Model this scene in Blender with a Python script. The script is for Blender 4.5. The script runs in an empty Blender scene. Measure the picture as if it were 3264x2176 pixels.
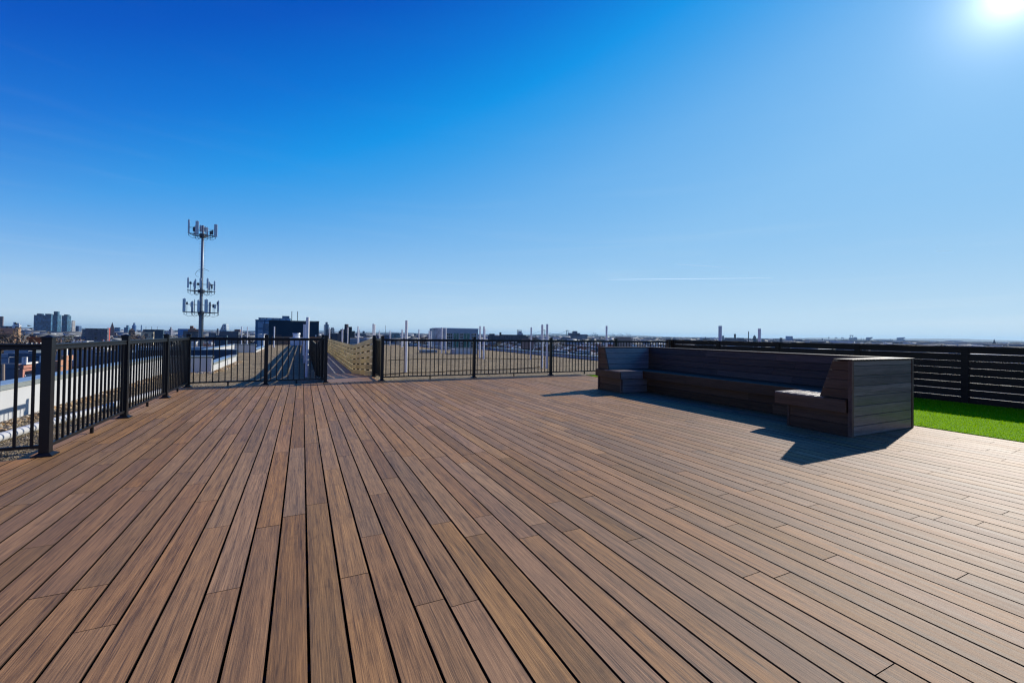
import bpy, math, random
import numpy as np
from mathutils import Matrix, Vector
random.seed(7); RNG = np.random.default_rng(7)
R = math.radians
scene = bpy.context.scene
col = scene.collection

# ------------------------------------------------------------------ camera
F = 1378.0; W = 3264.0; CX = 1632.0
PSI = R(25.85); PITCH = R(0.8); ROLL = 0.0137
CYP = 1066.5 - F * math.tan(PITCH)
H = 1.22
GZ = -19.0            # street level
RZ = -0.35            # roof level
cam_d = bpy.data.cameras.new("camera"); cam = bpy.data.objects.new("camera", cam_d); col.objects.link(cam)
cam.matrix_world = Matrix.Translation((0, 0, H)) @ Matrix.Rotation(-PSI, 4, 'Z') @ Matrix.Rotation(math.pi / 2 + PITCH, 4, 'X') @ Matrix.Rotation(ROLL, 4, 'Z')
cam_d.sensor_width = 36; cam_d.lens = 36 * F / W
cam_d.shift_y = -(1088 - CYP) / W
cam_d.clip_start = 0.05; cam_d.clip_end = 90000
scene.camera = cam
CR = cam.matrix_world.to_3x3()

def ray(x, y):
    return CR @ Vector(((x - CX) / F, -(y - CYP) / F, -1))
def at(x, y, D):
    """world point seen at photo pixel (x, y) at horizontal distance D"""
    d = ray(x, y); t = D / math.hypot(d.x, d.y)
    return Vector((0, 0, H)) + d * t
def az(x, y=1070):
    d = ray(x, y); return math.atan2(d.x, d.y)

# ------------------------------------------------------------------ materials
def newmat(name):
    m = bpy.data.materials.new(name); m.use_nodes = True
    nt = m.node_tree; b = nt.nodes["Principled BSDF"]
    return m, nt, b
def N(nt, typ, **kw):
    n = nt.nodes.new(typ)
    for k, v in kw.items():
        if k in n.inputs.keys() if hasattr(n.inputs, 'keys') else False: n.inputs[k].default_value = v
        else: setattr(n, k, v)
    return n
def ramp(nt, stops, src, interp='LINEAR'):
    r = nt.nodes.new("ShaderNodeValToRGB"); r.color_ramp.interpolation = interp
    e = r.color_ramp.elements
    while len(e) < len(stops): e.new(0.5)
    for i, (p, c) in enumerate(stops):
        e[i].position = p; e[i].color = (*c, 1)
    nt.links.new(src, r.inputs[0]); return r.outputs[0]
def mapped(nt, scale, coord='Object', offset_attr=None):
    tc = nt.nodes.new("ShaderNodeTexCoord"); mp = nt.nodes.new("ShaderNodeMapping")
    mp.inputs['Scale'].default_value = scale
    src = tc.outputs[coord]
    if offset_attr:
        a = nt.nodes.new("ShaderNodeAttribute"); a.attribute_name = offset_attr
        ad = nt.nodes.new("ShaderNodeVectorMath"); ad.operation = 'MULTIPLY_ADD'
        nt.links.new(a.outputs['Color'], ad.inputs[0]); ad.inputs[1].default_value = (37, 53, 29)
        nt.links.new(src, ad.inputs[2]); src = ad.outputs[0]
    nt.links.new(src, mp.inputs[0]); return mp.outputs[0]
def noise(nt, vec, scale=1.0, detail=4, rough=.55, dist=0.0):
    n = nt.nodes.new("ShaderNodeTexNoise"); n.inputs['Scale'].default_value = scale
    n.inputs['Detail'].default_value = detail; n.inputs['Roughness'].default_value = rough
    n.inputs['Distortion'].default_value = dist
    nt.links.new(vec, n.inputs['Vector']); return n.outputs[0]
def mix(nt, fac, a, b, mode='MIX'):
    m = nt.nodes.new("ShaderNodeMix"); m.data_type = 'RGBA'; m.blend_type = mode
    for s, v in ((0, fac), (6, a), (7, b)):
        if hasattr(v, 'is_output') or isinstance(v, bpy.types.NodeSocket): nt.links.new(v, m.inputs[s])
        elif s == 0: m.inputs[0].default_value = v
        else: m.inputs[s].default_value = (*v, 1)
    return m.outputs[2]
def math_(nt, op, a, b=0.0, c=None):
    m = nt.nodes.new("ShaderNodeMath"); m.operation = op
    for i, v in enumerate((a, b) if c is None else (a, b, c)):
        if isinstance(v, bpy.types.NodeSocket): nt.links.new(v, m.inputs[i])
        else: m.inputs[i].default_value = v
    return m.outputs[0]
def bump(nt, b, h, strength=.3, dist=.01):
    n = nt.nodes.new("ShaderNodeBump"); n.inputs['Strength'].default_value = strength
    n.inputs['Distance'].default_value = dist
    nt.links.new(h, n.inputs['Height']); nt.links.new(n.outputs[0], b.inputs['Normal'])

def plain(name, c, rough=.6, metal=0.0, var=.12, vs=3.0, spec=.5, bmp=0.0, coord='Object'):
    """paint / render / metal with a little uneven tone and grime"""
    m, nt, b = newmat(name)
    v = mapped(nt, (vs, vs, vs), coord)
    n1 = noise(nt, v, 1, 5)
    c1 = tuple(x * (1 - var) for x in c); c2 = tuple(min(1, x * (1 + var)) for x in c)
    o = ramp(nt, [(.3, c1), (.7, c2)], n1)
    nt.links.new(o, b.inputs['Base Color'])
    b.inputs['Roughness'].default_value = rough; b.inputs['Metallic'].default_value = metal
    b.inputs['Specular IOR Level'].default_value = spec
    if bmp: bump(nt, b, noise(nt, mapped(nt, (vs * 12,) * 3, coord), 1, 3), bmp, .01)
    return m

def wood(name, dark, light, sc, rough=.5, rr=(.75, 1.25), spec=.5, grey=(.19, .16, .14), bmp=.25, greyamt=.5, hue=None):
    """weathered boards; attribute 'rnd' gives each board its own tone and grain offset"""
    m, nt, b = newmat(name)
    v = mapped(nt, sc, 'Object', 'rnd')
    fine = noise(nt, v, 1, 6, .68, .15)
    v2 = mapped(nt, tuple(s * .17 for s in sc), 'Object', 'rnd')
    mid = noise(nt, v2, 1, 4, .6, .6)
    f = math_(nt, 'MULTIPLY_ADD', fine, .62, math_(nt, 'MULTIPLY', mid, .42))
    base = ramp(nt, [(.36, dark), (.50, tuple((a + c) / 2 for a, c in zip(dark, light))), (.68, light)], f)
    # bleached patches, several decimetres across
    v3 = mapped(nt, (2.2, 1.1, 2.2), 'Object', 'rnd')
    blot = ramp(nt, [(.42, (0, 0, 0)), (.72, (1, 1, 1))], noise(nt, v3, 1, 5, .62, .8))
    bl = math_(nt, 'MULTIPLY', blot, greyamt)
    base = mix(nt, bl, base, mix(nt, .6, base, grey))
    # pale scratches along the grain
    v5 = mapped(nt, tuple(s * (2.3 if s > 10 else .6) for s in sc), 'Object', 'rnd')
    scr = ramp(nt, [(.62, (0, 0, 0)), (.72, (1, 1, 1))], noise(nt, v5, 1, 2, .5))
    base = mix(nt, math_(nt, 'MULTIPLY', scr, .38), base, tuple(min(1, x * 1.5) for x in light))
    # scuffs and dried water marks running over several boards, and darker smudges
    v6 = mapped(nt, (3.1, 2.3, 3.1))
    sc1 = ramp(nt, [(.60, (0, 0, 0)), (.80, (1, 1, 1))], noise(nt, v6, 1, 8, .75, 1.2))
    base = mix(nt, math_(nt, 'MULTIPLY', sc1, .35), base, tuple(min(1, x * .95 + .03) for x in light))
    v7 = mapped(nt, (5, 3, 5), 'Object', 'rnd')
    sc2 = ramp(nt, [(.56, (0, 0, 0)), (.74, (1, 1, 1))], noise(nt, v7, 1, 6, .7, .6))
    base = mix(nt, math_(nt, 'MULTIPLY', sc2, .45), base, tuple(x * 1.3 for x in dark))
    at_ = nt.nodes.new("ShaderNodeAttribute"); at_.attribute_name = 'rnd'
    sep = nt.nodes.new("ShaderNodeSeparateColor"); nt.links.new(at_.outputs['Color'], sep.inputs[0])
    val = math_(nt, 'MULTIPLY_ADD', sep.outputs[0], rr[1] - rr[0], rr[0])
    hsv = nt.nodes.new("ShaderNodeHueSaturation")
    nt.links.new(base, hsv.inputs['Color']); nt.links.new(val, hsv.inputs['Value'])
    nt.links.new(math_(nt, 'MULTIPLY_ADD', sep.outputs[1], .14, .93), hsv.inputs['Saturation'])
    nt.links.new(math_(nt, 'MULTIPLY_ADD', sep.outputs[2], .006, .499), hsv.inputs['Hue'])
    nt.links.new(hsv.outputs[0], b.inputs['Base Color'])
    nt.links.new(math_(nt, 'MULTIPLY_ADD', mid, .22, rough - .11), b.inputs['Roughness'])
    b.inputs['Specular IOR Level'].default_value = spec
    bump(nt, b, f, bmp, .004)
    return m

M = {}
M['deck'] = wood('deck_wood', (.050, .025, .012), (.49, .250, .098), (210, 5, 210), rough=.68, spec=.46, grey=(.12, .085, .056), rr=(.80, 1.2), bmp=.7)
M['deck_cross'] = wood('landing_wood', (.16, .08, .036), (.58, .32, .16), (4, 150, 150), rough=.55)
M['bench_x'] = wood('bench_wood_across_sky_tinted', (.07, .054, .046), (.27, .215, .178), (4, 110, 110), rough=.38, spec=.6, rr=(.7, 1.3), grey=(.09, .08, .07))  # same wood as bench_y, greyed and lightened to imitate sky reflection
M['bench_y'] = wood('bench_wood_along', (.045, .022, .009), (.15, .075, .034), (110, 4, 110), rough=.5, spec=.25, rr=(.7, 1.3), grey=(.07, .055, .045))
M['bench_z'] = wood('bench_wood_upright', (.05, .026, .014), (.15, .08, .045), (110, 110, 4), rough=.5, spec=.3)
M['pine'] = wood('treated_pine', (.42, .33, .14), (.72, .58, .30), (60, 60, 60), rough=.6, grey=(.5, .43, .26), greyamt=.4, spec=.3)
M['cedar'] = wood('brown_fence_wood', (.16, .09, .045), (.34, .20, .11), (6, 60, 60), rough=.6, spec=.3)
M['screen'] = wood('privacy_fence_wood', (.018, .011, .007), (.05, .03, .019), (120, 4, 120), rough=.55, spec=.2, grey=(.03, .025, .02))
M['black'] = plain('black_powder_coat', (.005, .0055, .007), rough=.42, var=.1, vs=8, spec=.35)
M['white_pvc'] = plain('white_pipe_plastic', (.74, .74, .76), rough=.45, var=.05)
M['cable'] = plain('dull_black_cable', (.02, .02, .02), rough=1, spec=0)
M['parapet'] = plain('parapet_membrane', (.50, .51, .51), rough=.7, var=.07, vs=1.2, bmp=.1)
M['cap'] = plain('parapet_metal_cap', (.44, .50, .52), rough=.33, metal=.55, var=.1)
M['greycap'] = plain('grey_cap_flashing', (.27, .30, .29), rough=.5, metal=.2)
M['gap_backing'] = plain('dark_gap_backing', (.03, .03, .03), rough=.9)  # near-black backing: the shade inside gaps put into the colour
M['walk'] = plain('grey_walkway_pavers', (.19, .185, .19), rough=.8, var=.2, vs=2)
M['steel'] = plain('galvanised_steel', (.19, .23, .27), rough=.45, metal=.3, var=.1)
M['darksteel'] = plain('dark_mast_steel', (.06, .085, .11), rough=.5, metal=.3)
M['pavwall'] = plain('pavilion_grey_panels', (.30, .33, .38), rough=.6)
M['panelgrey'] = plain('antenna_panel_grey', (.60, .63, .64), rough=.5)
M['alum'] = plain('bright_aluminium', (.80, .82, .85), rough=.35, metal=.35, var=.06)
M['green_glass'] = plain('green_glass', (.03, .14, .12), rough=.1, spec=.8, var=.3)
M['darkglass'] = plain('dark_window_glass', (.025, .035, .05), rough=.08, spec=.8, var=.4, vs=.6)
M['trim'] = plain('white_trim', (.70, .69, .66), rough=.6)

def gravel(name, stops, sc):
    m, nt, b = newmat(name)
    v = mapped(nt, (1, 1, 1))
    vo = nt.nodes.new("ShaderNodeTexVoronoi"); vo.inputs['Scale'].default_value = sc
    nt.links.new(v, vo.inputs['Vector'])
    sep = nt.nodes.new("ShaderNodeSeparateColor"); nt.links.new(vo.outputs['Color'], sep.inputs[0])
    c = ramp(nt, stops, sep.outputs[0])
    big = ramp(nt, [(.35, (.72, .70, .66)), (.65, (1.15, 1.1, 1.0))], noise(nt, v, 1.3, 8, .75))
    c = mix(nt, 1.0, c, big, 'MULTIPLY')
    med = ramp(nt, [(.38, (.48, .47, .44)), (.58, (1.15, 1.12, 1.08))], noise(nt, v, 7, 6, .8))
    c = mix(nt, 1.0, c, med, 'MULTIPLY')
    nt.links.new(c, b.inputs['Base Color']); b.inputs['Roughness'].default_value = .9
    b.inputs['Specular IOR Level'].default_value = .2
    h = math_(nt, 'MULTIPLY_ADD', vo.outputs['Distance'], -1.0, math_(nt, 'MULTIPLY', noise(nt, v, 14, 5, .7), 1.2))
    bump(nt, b, h, .9, .03)
    return m
M['gravel'] = gravel('roof_gravel', [(0, (.17, .135, .08)), (.35, (.35, .28, .17)), (.8, (.50, .41, .26)), (1, (.66, .57, .42))], 55)
M['peb'] = gravel('loose_gravel', [(0, (.10, .085, .06)), (.4, (.24, .20, .14)), (.8, (.42, .37, .28)), (1, (.62, .58, .50))], 18)
M['rock'] = gravel('river_stone', [(0, (.34, .22, .12)), (.4, (.50, .38, .24)), (.8, (.60, .52, .42)), (1, (.72, .70, .66))], 7)

def facade(name, wall, glass, sx, sz, mortar=.3, rough=.3, off=.0):
    """curtain wall / window grid on both upright faces of a building (procedural)"""
    m, nt, b = newmat(name)
    tc = nt.nodes.new("ShaderNodeTexCoord"); geo = nt.nodes.new("ShaderNodeNewGeometry")
    sp = nt.nodes.new("ShaderNodeSeparateXYZ"); nt.links.new(tc.outputs['Object'], sp.inputs[0])
    u = math_(nt, 'ADD', sp.outputs[0], sp.outputs[1])
    def cell(s, per, frac):
        return math_(nt, 'LESS_THAN', math_(nt, 'FRACT', math_(nt, 'DIVIDE', math_(nt, 'ADD', s, 5000.0), per)), frac)
    w = math_(nt, 'MULTIPLY', cell(u, sx, 1 - mortar), cell(sp.outputs[2], sz, 1 - mortar * .8))
    up = nt.nodes.new("ShaderNodeTexCoord"); sn = nt.nodes.new("ShaderNodeSeparateXYZ"); nt.links.new(up.outputs['Normal'], sn.inputs[0])
    w = math_(nt, 'MULTIPLY', w, math_(nt, 'LESS_THAN', math_(nt, 'ABSOLUTE', sn.outputs[2]), .5))
    fl = nt.nodes.new("ShaderNodeCombineXYZ")
    nt.links.new(math_(nt, 'FLOOR', math_(nt, 'DIVIDE', u, sx)), fl.inputs[0]); nt.links.new(math_(nt, 'FLOOR', math_(nt, 'DIVIDE', sp.outputs[2], sz)), fl.inputs[1])
    wn = nt.nodes.new("ShaderNodeTexWhiteNoise"); nt.links.new(fl.outputs[0], wn.inputs[0])
    gcol = ramp(nt, [(0, tuple(x * .5 for x in glass)), (.6, glass), (1, tuple(min(1, x * 1.8) for x in glass))], wn.outputs[0])
    wv = ramp(nt, [(.3, tuple(x * .82 for x in wall)), (.7, tuple(min(1, x * 1.15) for x in wall))], noise(nt, mapped(nt, (.2, .2, .2)), 1, 4))
    nt.links.new(mix(nt, w, wv, gcol), b.inputs['Base Color'])
    nt.links.new(math_(nt, 'MULTIPLY_ADD', w, rough - .75, .75), b.inputs['Roughness'])
    return m

# ------------------------------------------------------------------ mesh building
class MB:
    def __init__(s): s.v = []; s.f = []; s.r = []
    def add(s, vs, fs, rnd=None):
        o = len(s.v); s.v.extend([tuple(p) for p in vs])
        if rnd is None: rnd = (random.random(), random.random(), random.random())
        for f in fs: s.f.append(tuple(i + o for i in f)); s.r.append(rnd)
        return s
    def box(s, x0, y0, z0, x1, y1, z1, rnd=None):
        vs = [(x0, y0, z0), (x1, y0, z0), (x1, y1, z0), (x0, y1, z0), (x0, y0, z1), (x1, y0, z1), (x1, y1, z1), (x0, y1, z1)]
        return s.add(vs, [(0, 3, 2, 1), (4, 5, 6, 7), (0, 1, 5, 4), (1, 2, 6, 5), (2, 3, 7, 6), (3, 0, 4, 7)], rnd)
    def prism(s, poly, a, b, axis='z', rnd=None):
        """extrude 2D polygon along axis from a to b"""
        def P(p, t):
            return (p[0], p[1], t) if axis == 'z' else ((t, p[0], p[1]) if axis == 'x' else (p[0], t, p[1]))
        n = len(poly); vs = [P(p, a) for p in poly] + [P(p, b) for p in poly]
        fs = [tuple(range(n - 1, -1, -1)), tuple(range(n, 2 * n))] + [(i, (i + 1) % n, (i + 1) % n + n, i + n) for i in range(n)]
        return s.add(vs, fs, rnd)
    def tube(s, pts, r, n=8, r1=None, cap=True):
        pts = [Vector(p) for p in pts]; m = len(pts); vs = []
        up = Vector((0, 0, 1))
        for i, p in enumerate(pts):
            t = (pts[min(i + 1, m - 1)] - pts[max(i - 1, 0)]).normalized()
            a = t.cross(up) if abs(t.z) < .95 else t.cross(Vector((0, 1, 0)))
            a.normalize(); b = t.cross(a)
            rr = r if r1 is None else r + (r1 - r) * i / (m - 1)
            if isinstance(r, (list, tuple)): rr = r[i]
            vs += [p + (a * math.cos(2 * math.pi * k / n) + b * math.sin(2 * math.pi * k / n)) * rr for k in range(n)]
        fs = [(i * n + k, i * n + (k + 1) % n, (i + 1) * n + (k + 1) % n, (i + 1) * n + k) for i in range(m - 1) for k in range(n)]
        if cap: fs += [tuple(range(n - 1, -1, -1)), tuple(range((m - 1) * n, m * n))]
        return s.add(vs, fs)
    def mesh(s, name):
        me = bpy.data.meshes.new(name); me.from_pydata(s.v, [], s.f)
        a = me.color_attributes.new('rnd', 'FLOAT_COLOR', 'CORNER')
        lt = np.array([len(f) for f in s.f]); rr = np.array(s.r, dtype=np.float32)
        c = np.ones((int(lt.sum()), 4), np.float32); c[:, :3] = np.repeat(rr, lt, axis=0)
        a.data.foreach_set('color', c.ravel())
        import bmesh
        bm = bmesh.new(); bm.from_mesh(me); bmesh.ops.recalc_face_normals(bm, faces=bm.faces); bm.to_mesh(me); bm.free()
        return me
    def build(s, name, mat, parent=None, smooth=False, bevel=0):
        me = s.mesh(name); me.materials.append(M[mat] if isinstance(mat, str) else mat)
        if smooth:
            for p in me.polygons: p.use_smooth = len(p.vertices) == 4
        o = bpy.data.objects.new(name, me); col.objects.link(o)
        if parent: o.parent = parent
        if bevel:
            md = o.modifiers.new('bevel', 'BEVEL'); md.width = bevel; md.segments = 2; md.limit_method = 'ANGLE'
        return o
def tag(o, label=None, cat=None, group=None, kind=None):
    for k, v in (('label', label), ('category', cat), ('group', group), ('kind', kind)):
        if v: o[k] = v
    return o
def empty(name, loc=(0, 0, 0), rz=0, **kw):
    o = bpy.data.objects.new(name, None); col.objects.link(o); o.location = loc; o.rotation_euler.z = rz
    o.empty_display_size = .2
    return tag(o, **kw)
def copy_tree(o, parent=None):
    c = o.copy(); col.objects.link(c)
    if parent: c.parent = parent
    for ch in list(KIDS.get(o.name, [])): copy_tree(ch, c)
    return c
KIDS = {}
def remember(root):
    for ch in root.children:
        KIDS.setdefault(root.name, []).append(ch); remember(ch)

# numpy scatter of small solids as one mesh (stuff only)
def scatter(name, mat, P, S, base_v, base_f, jitter=.25, tag_kw=None):
    n = len(P); nv = len(base_v); bv = np.array(base_v, float); bf = np.array(base_f)
    ang = RNG.uniform(0, 2 * np.pi, n); c, s_ = np.cos(ang), np.sin(ang)
    v = bv[None] * S[:, None, :] * (1 + RNG.uniform(-jitter, jitter, (n, nv, 1)))
    x = v[..., 0] * c[:, None] - v[..., 1] * s_[:, None]; y = v[..., 0] * s_[:, None] + v[..., 1] * c[:, None]
    v = np.stack([x, y, v[..., 2]], -1) + P[:, None]
    f = (bf[None] + (np.arange(n) * nv)[:, None, None]).reshape(-1, bf.shape[1])
    me = bpy.data.meshes.new(name)
    me.vertices.add(n * nv); me.vertices.foreach_set('co', v.ravel().astype(np.float32))
    k = bf.shape[1]; me.loops.add(f.size); me.loops.foreach_set('vertex_index', f.ravel().astype(np.int32))
    me.polygons.add(len(f)); me.polygons.foreach_set('loop_start', np.arange(0, f.size, k, dtype=np.int32))
    a = me.color_attributes.new('rnd', 'FLOAT_COLOR', 'CORNER')
    cc = np.ones((n, 4), np.float32); cc[:, :3] = RNG.random((n, 3)); a.data.foreach_set('color', np.repeat(cc, len(bf) * k, axis=0).ravel())
    me.update(); me.validate(); me.materials.append(mat if not isinstance(mat, str) else M[mat])
    o = bpy.data.objects.new(name, me); col.objects.link(o)
    return tag(o, **(tag_kw or {}))
t_ = (1 + 5 ** .5) / 2; q_ = math.hypot(1, t_)
ICO_V = [(a / q_, b / q_, c / q_) for a, b, c in [(-1, t_, 0), (1, t_, 0), (-1, -t_, 0), (1, -t_, 0), (0, -1, t_), (0, 1, t_), (0, -1, -t_), (0, 1, -t_), (t_, 0, -1), (t_, 0, 1), (-t_, 0, -1), (-t_, 0, 1)]]
ICO_F = [(0, 11, 5), (0, 5, 1), (0, 1, 7), (0, 7, 10), (0, 10, 11), (1, 5, 9), (5, 11, 4), (11, 10, 2), (10, 7, 6), (7, 1, 8), (3, 9, 4), (3, 4, 2), (3, 2, 6), (3, 6, 8), (3, 8, 9), (4, 9, 5), (2, 4, 11), (6, 2, 10), (8, 6, 7), (9, 8, 1)]
OCT_V = [(1, 0, 0), (-1, 0, 0), (0, 1, 0), (0, -1, 0), (0, 0, 1), (0, 0, -1)]
OCT_F = [(0, 2, 4), (2, 1, 4), (1, 3, 4), (3, 0, 4), (2, 0, 5), (1, 2, 5), (3, 1, 5), (0, 3, 5)]

# ------------------------------------------------------------------ deck
XL, XR, YF, TURF = -2.27, 7.93, 11.40, 7.96
G0, PITCHB, GAP = .05, .14245, .0115
d = MB()
k0 = int(math.floor((-4.25 - G0) / PITCHB)); k1 = int(round((XR - G0) / PITCHB))
joist = [0.83, 1.39, 2.30, 2.69]
for k in range(k0, k1):
    xa = G0 + k * PITCHB; xb = xa + PITCHB - GAP
    if 5.56 < xa < 5.62 + PITCHB * .3: xa += .006
    ytop = YF if xb > XL else 5.62
    off = {0: 1.39, 1: .83, 2: 2.30}[k % 3] + random.choice([0, 0, 0, .42, -.42, .93])
    y = off - 1.86 * 4 + random.choice([0, .42])
    ys = []
    while y < ytop: ys.append(y); y += random.choice([1.86, 1.86, 1.86, 1.46])
    ys.append(ytop); p = -4.5
    for yy in ys:
        if yy <= p + .3 and yy < ytop: continue
        z = random.uniform(-.0006, .0006)
        d.box(xa, p, -.024 + z, xb, yy - .0045, z); p = yy
dk = tag(d.build('deck', 'deck'), kind='structure')
dk.data.materials.append(plain('shade_dark_board_edges', (.035, .022, .014), .9, spec=.1))     # upright board faces darkened: gap shade put into the colour
for p_ in dk.data.polygons:
    if abs(p_.normal.z) < .5: p_.material_index = 1
d = MB()
for k in range(-4, 24):           # joists under the boards
    y = k * .41 + 1.38
    if y < YF - .1: d.box(-4.2 if y < 5.5 else XL + .01, y - .02, -.16, XR - .02, y + .02, -.03)
d.box(-4.25, -4.5, RZ + .006, XR, 5.5, RZ + .012); d.box(XL + .02, 5.502, RZ + .006, XR, YF - .05, RZ + .012)  # dark sheets added under the boards to keep the gaps black
tag(d.build('deck_subframe', 'gap_backing'), kind='structure')

# landing, ramp, walkway through the gate
WX0, WX1 = .56, 1.76
d = MB(); y = YF + .006
while y < 12.5: d.box(WX0 - .02, y, -.03, WX1 + .02, y + .138, 0.0); y += .142
R0 = y; R1 = 17.6
n = int((R1 - R0) / .142)
for i in range(n):
    za = (RZ + .02) * i / n; zb = (RZ + .02) * (i + 1) / n; ya = R0 + i * .142
    d.add([(WX0, ya, za), (WX1, ya, za), (WX1, ya + .138, zb), (WX0, ya + .138, zb), (WX0, ya, za - .03), (WX1, ya, za - .03), (WX1, ya + .138, zb - .03), (WX0, ya + .138, zb - .03)],
          [(0, 1, 2, 3), (4, 7, 6, 5), (0, 4, 5, 1), (1, 5, 6, 2), (2, 6, 7, 3), (3, 7, 4, 0)])
tag(d.build('landing_ramp', 'deck_cross'), kind='structure')
d = MB(); y = R1
while y < 56.8: d.box(WX0, y, RZ + .004, WX1, y + .595, RZ + .02); y += .6
tag(d.build('walkway', 'walk'), kind='structure')

# ------------------------------------------------------------------ roof of this building
roof_poly = [(-4.45, -8), (17.1, -8), (17.1, 40.5), (12.9, 40.5), (12.9, 58.5), (-3.4, 58.5), (-3.4, 46.5), (-4.58, 46.5), (-4.58, 26.72), (-3.05, 26.72), (-3.05, 19.65), (-4.45, 19.65)]
d = MB(); d.prism(roof_poly, RZ - .4, RZ)
tag(d.build('gravel_roof', 'gravel'), kind='structure')
M['brickdk'] = facade('own_building_wall', (.10, .13, .17), (.03, .05, .08), 3.0, 3.4, .55)
def shell(name, poly, mat, z1, label, cat):
    d = MB(); d.prism(poly, GZ, z1)
    o = d.build(name, mat); tag(o, label, cat); return o
shell('apartment_building', [(-4.4, -8), (17.05, -8), (17.05, 40.45), (12.85, 40.45), (12.85, 58.45), (-3.35, 58.45), (-3.35, 46.4), (-4.56, 46.4), (-4.56, 26.6), (-3.0, 26.6), (-3.0, 19.6), (-4.4, 19.6)], 'brickdk', RZ - .4,
      'dark clad apartment building carrying the deck and gravel roof', 'building')

def parapet(label, x0, y0, x1, y1, th, top, side, capw=.04, gap=.0, wallmat='parapet', bot=RZ - .02, grp=None):
    """axis-aligned parapet; box between the two corners, cap with a drip face"""
    r = empty('parapet_wall', ((x0 + x1) / 2, (y0 + y1) / 2, RZ), label=label, cat='parapet', group=grp)
    ox, oy = r.location.x, r.location.y
    xa, xb = sorted((x0, x1)); ya, yb = sorted((y0, y1))
    d = MB(); d.box(xa - ox, ya - oy, bot - RZ, xb - ox, yb - oy, top - .09 - RZ); d.build('wall', wallmat, r)
    d = MB(); d.box(xa - ox - .025, ya - oy - .003, top - .09 - RZ, xb - ox + .025, yb - oy + .003, top - .012 - RZ); d.build('cap_flashing', 'greycap', r)
    d = MB()
    L = (yb - ya) if (yb - ya) > (xb - xa) else (xb - xa); n = max(1, int(L / 3.0))
    for i in range(n):
        if (yb - ya) > (xb - xa): d.box(xa - ox - .035, ya - oy + L * i / n + .004, top - .012 - RZ, xb - ox + .035, ya - oy + L * (i + 1) / n - .004, top - RZ)
        else: d.box(xa - ox + L * i / n + .004, ya - oy - .035, top - .012 - RZ, xa - ox + L * (i + 1) / n - .004, yb - oy + .035, top - RZ)
    d.build('cap', 'cap', r, bevel=.006)
    return r
parapet('long white parapet with blue-grey metal cap beside the left railing', -4.75, -8, -4.45, 19.55, .3, .28, 'l')
parapet('white parapet end facing the deck at the near side of the light well', -4.75, 19.56, -3.05, 19.86, .3, .27, 'n')
parapet('low white kerb with stones along the light well edge', -3.3, 19.87, -3.05, 26.39, .25, .0, 'w')
parapet('white parapet block at the far end of the light well', -4.58, 36.7, -3.05, 37.0, .3, .26, 'f')
parapet('low white kerb running back beyond the light well', -3.40, 37.02, -3.05, 46.4, .25, -.13, 'g')
parapet('long low white parapet along the right edge of the gravel roof', 17.1, -8, 17.35, 40.7, .25, -.09, 'r')
parapet('low metal capped edge running back left of the glass pavilion', 12.9, 40.9, 13.1, 58.5, .2, -.1, 's')
parapet('short parapet return beside the glass pavilion', 13.11, 40.5, 17.09, 40.7, .2, -.1, 't')
parapet('low capped far edge of the gravel roof', -3.1, 58.5, 12.89, 58.7, .2, -.22, 'u')
# block between the light well and the outer facade, and the wing beyond it
M['navy'] = plain('navy_wall_panels', (.028, .06, .10), rough=.55, var=.12, vs=.7)
r = empty('light_well_wall', (-4.58, 26.4, GZ), label='navy wall closing the light well, white capped, with white inner parapet behind', cat='wall')
MB().box(0, 0, 0, 1.53, .19, .235 - GZ).build('end_wall', 'navy', r)
MB().box(0, .191, RZ - .02 - GZ, .22, 10.1, .235 - GZ).build('side_parapet', 'parapet', r)
MB().box(-.03, -.03, .236 - GZ, 1.55, .22, .27 - GZ).box(-.03, .221, .236 - GZ, .25, 10.1, .27 - GZ).build('cap', 'cap', r)
r = empty('neighbouring_wing', (-9.5, 35.5, GZ), label='navy building wing beyond the light well with long white roof cap', cat='building')
MB().box(0, 0, 0, 4.85, 8, -.10 - GZ).build('wall', 'navy', r)
MB().box(-.05, -.05, -.099 - GZ, 4.87, .25, .10 - GZ).build('parapet_cap', 'parapet', r)

# ------------------------------------------------------------------ metal railings
def post(x, y, parent, z=0):
    d = MB(); d.box(x - .038, y - .038, z + .018, x + .038, y + .038, z + 1.12)
    p = d.build('post', 'black', parent, bevel=.003)
    d = MB(); d.box(x - .043, y - .043, z + 1.12, x + .043, y + .043, z + 1.137)
    d.add([(x - .043, y - .043, z + 1.137), (x + .043, y - .043, z + 1.137), (x + .043, y + .043, z + 1.137), (x - .043, y + .043, z + 1.137), (x, y, z + 1.158)], [(0, 1, 4), (1, 2, 4), (2, 3, 4), (3, 0, 4)])
    d.build('post_cap', 'black', p)
    d = MB(); d.box(x - .075, y - .075, z, x + .075, y + .075, z + .012)
    d.add([(x + sx * a, y + sy * a, z + h) for a, h in ((.07, .012), (.042, .032)) for sx, sy in ((-1, -1), (1, -1), (1, 1), (-1, 1))],
          [(0, 1, 5, 4), (1, 2, 6, 5), (2, 3, 7, 6), (3, 0, 4, 7), (4, 5, 6, 7)])
    d.build('base_plate', 'black', p, bevel=.002)
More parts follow.
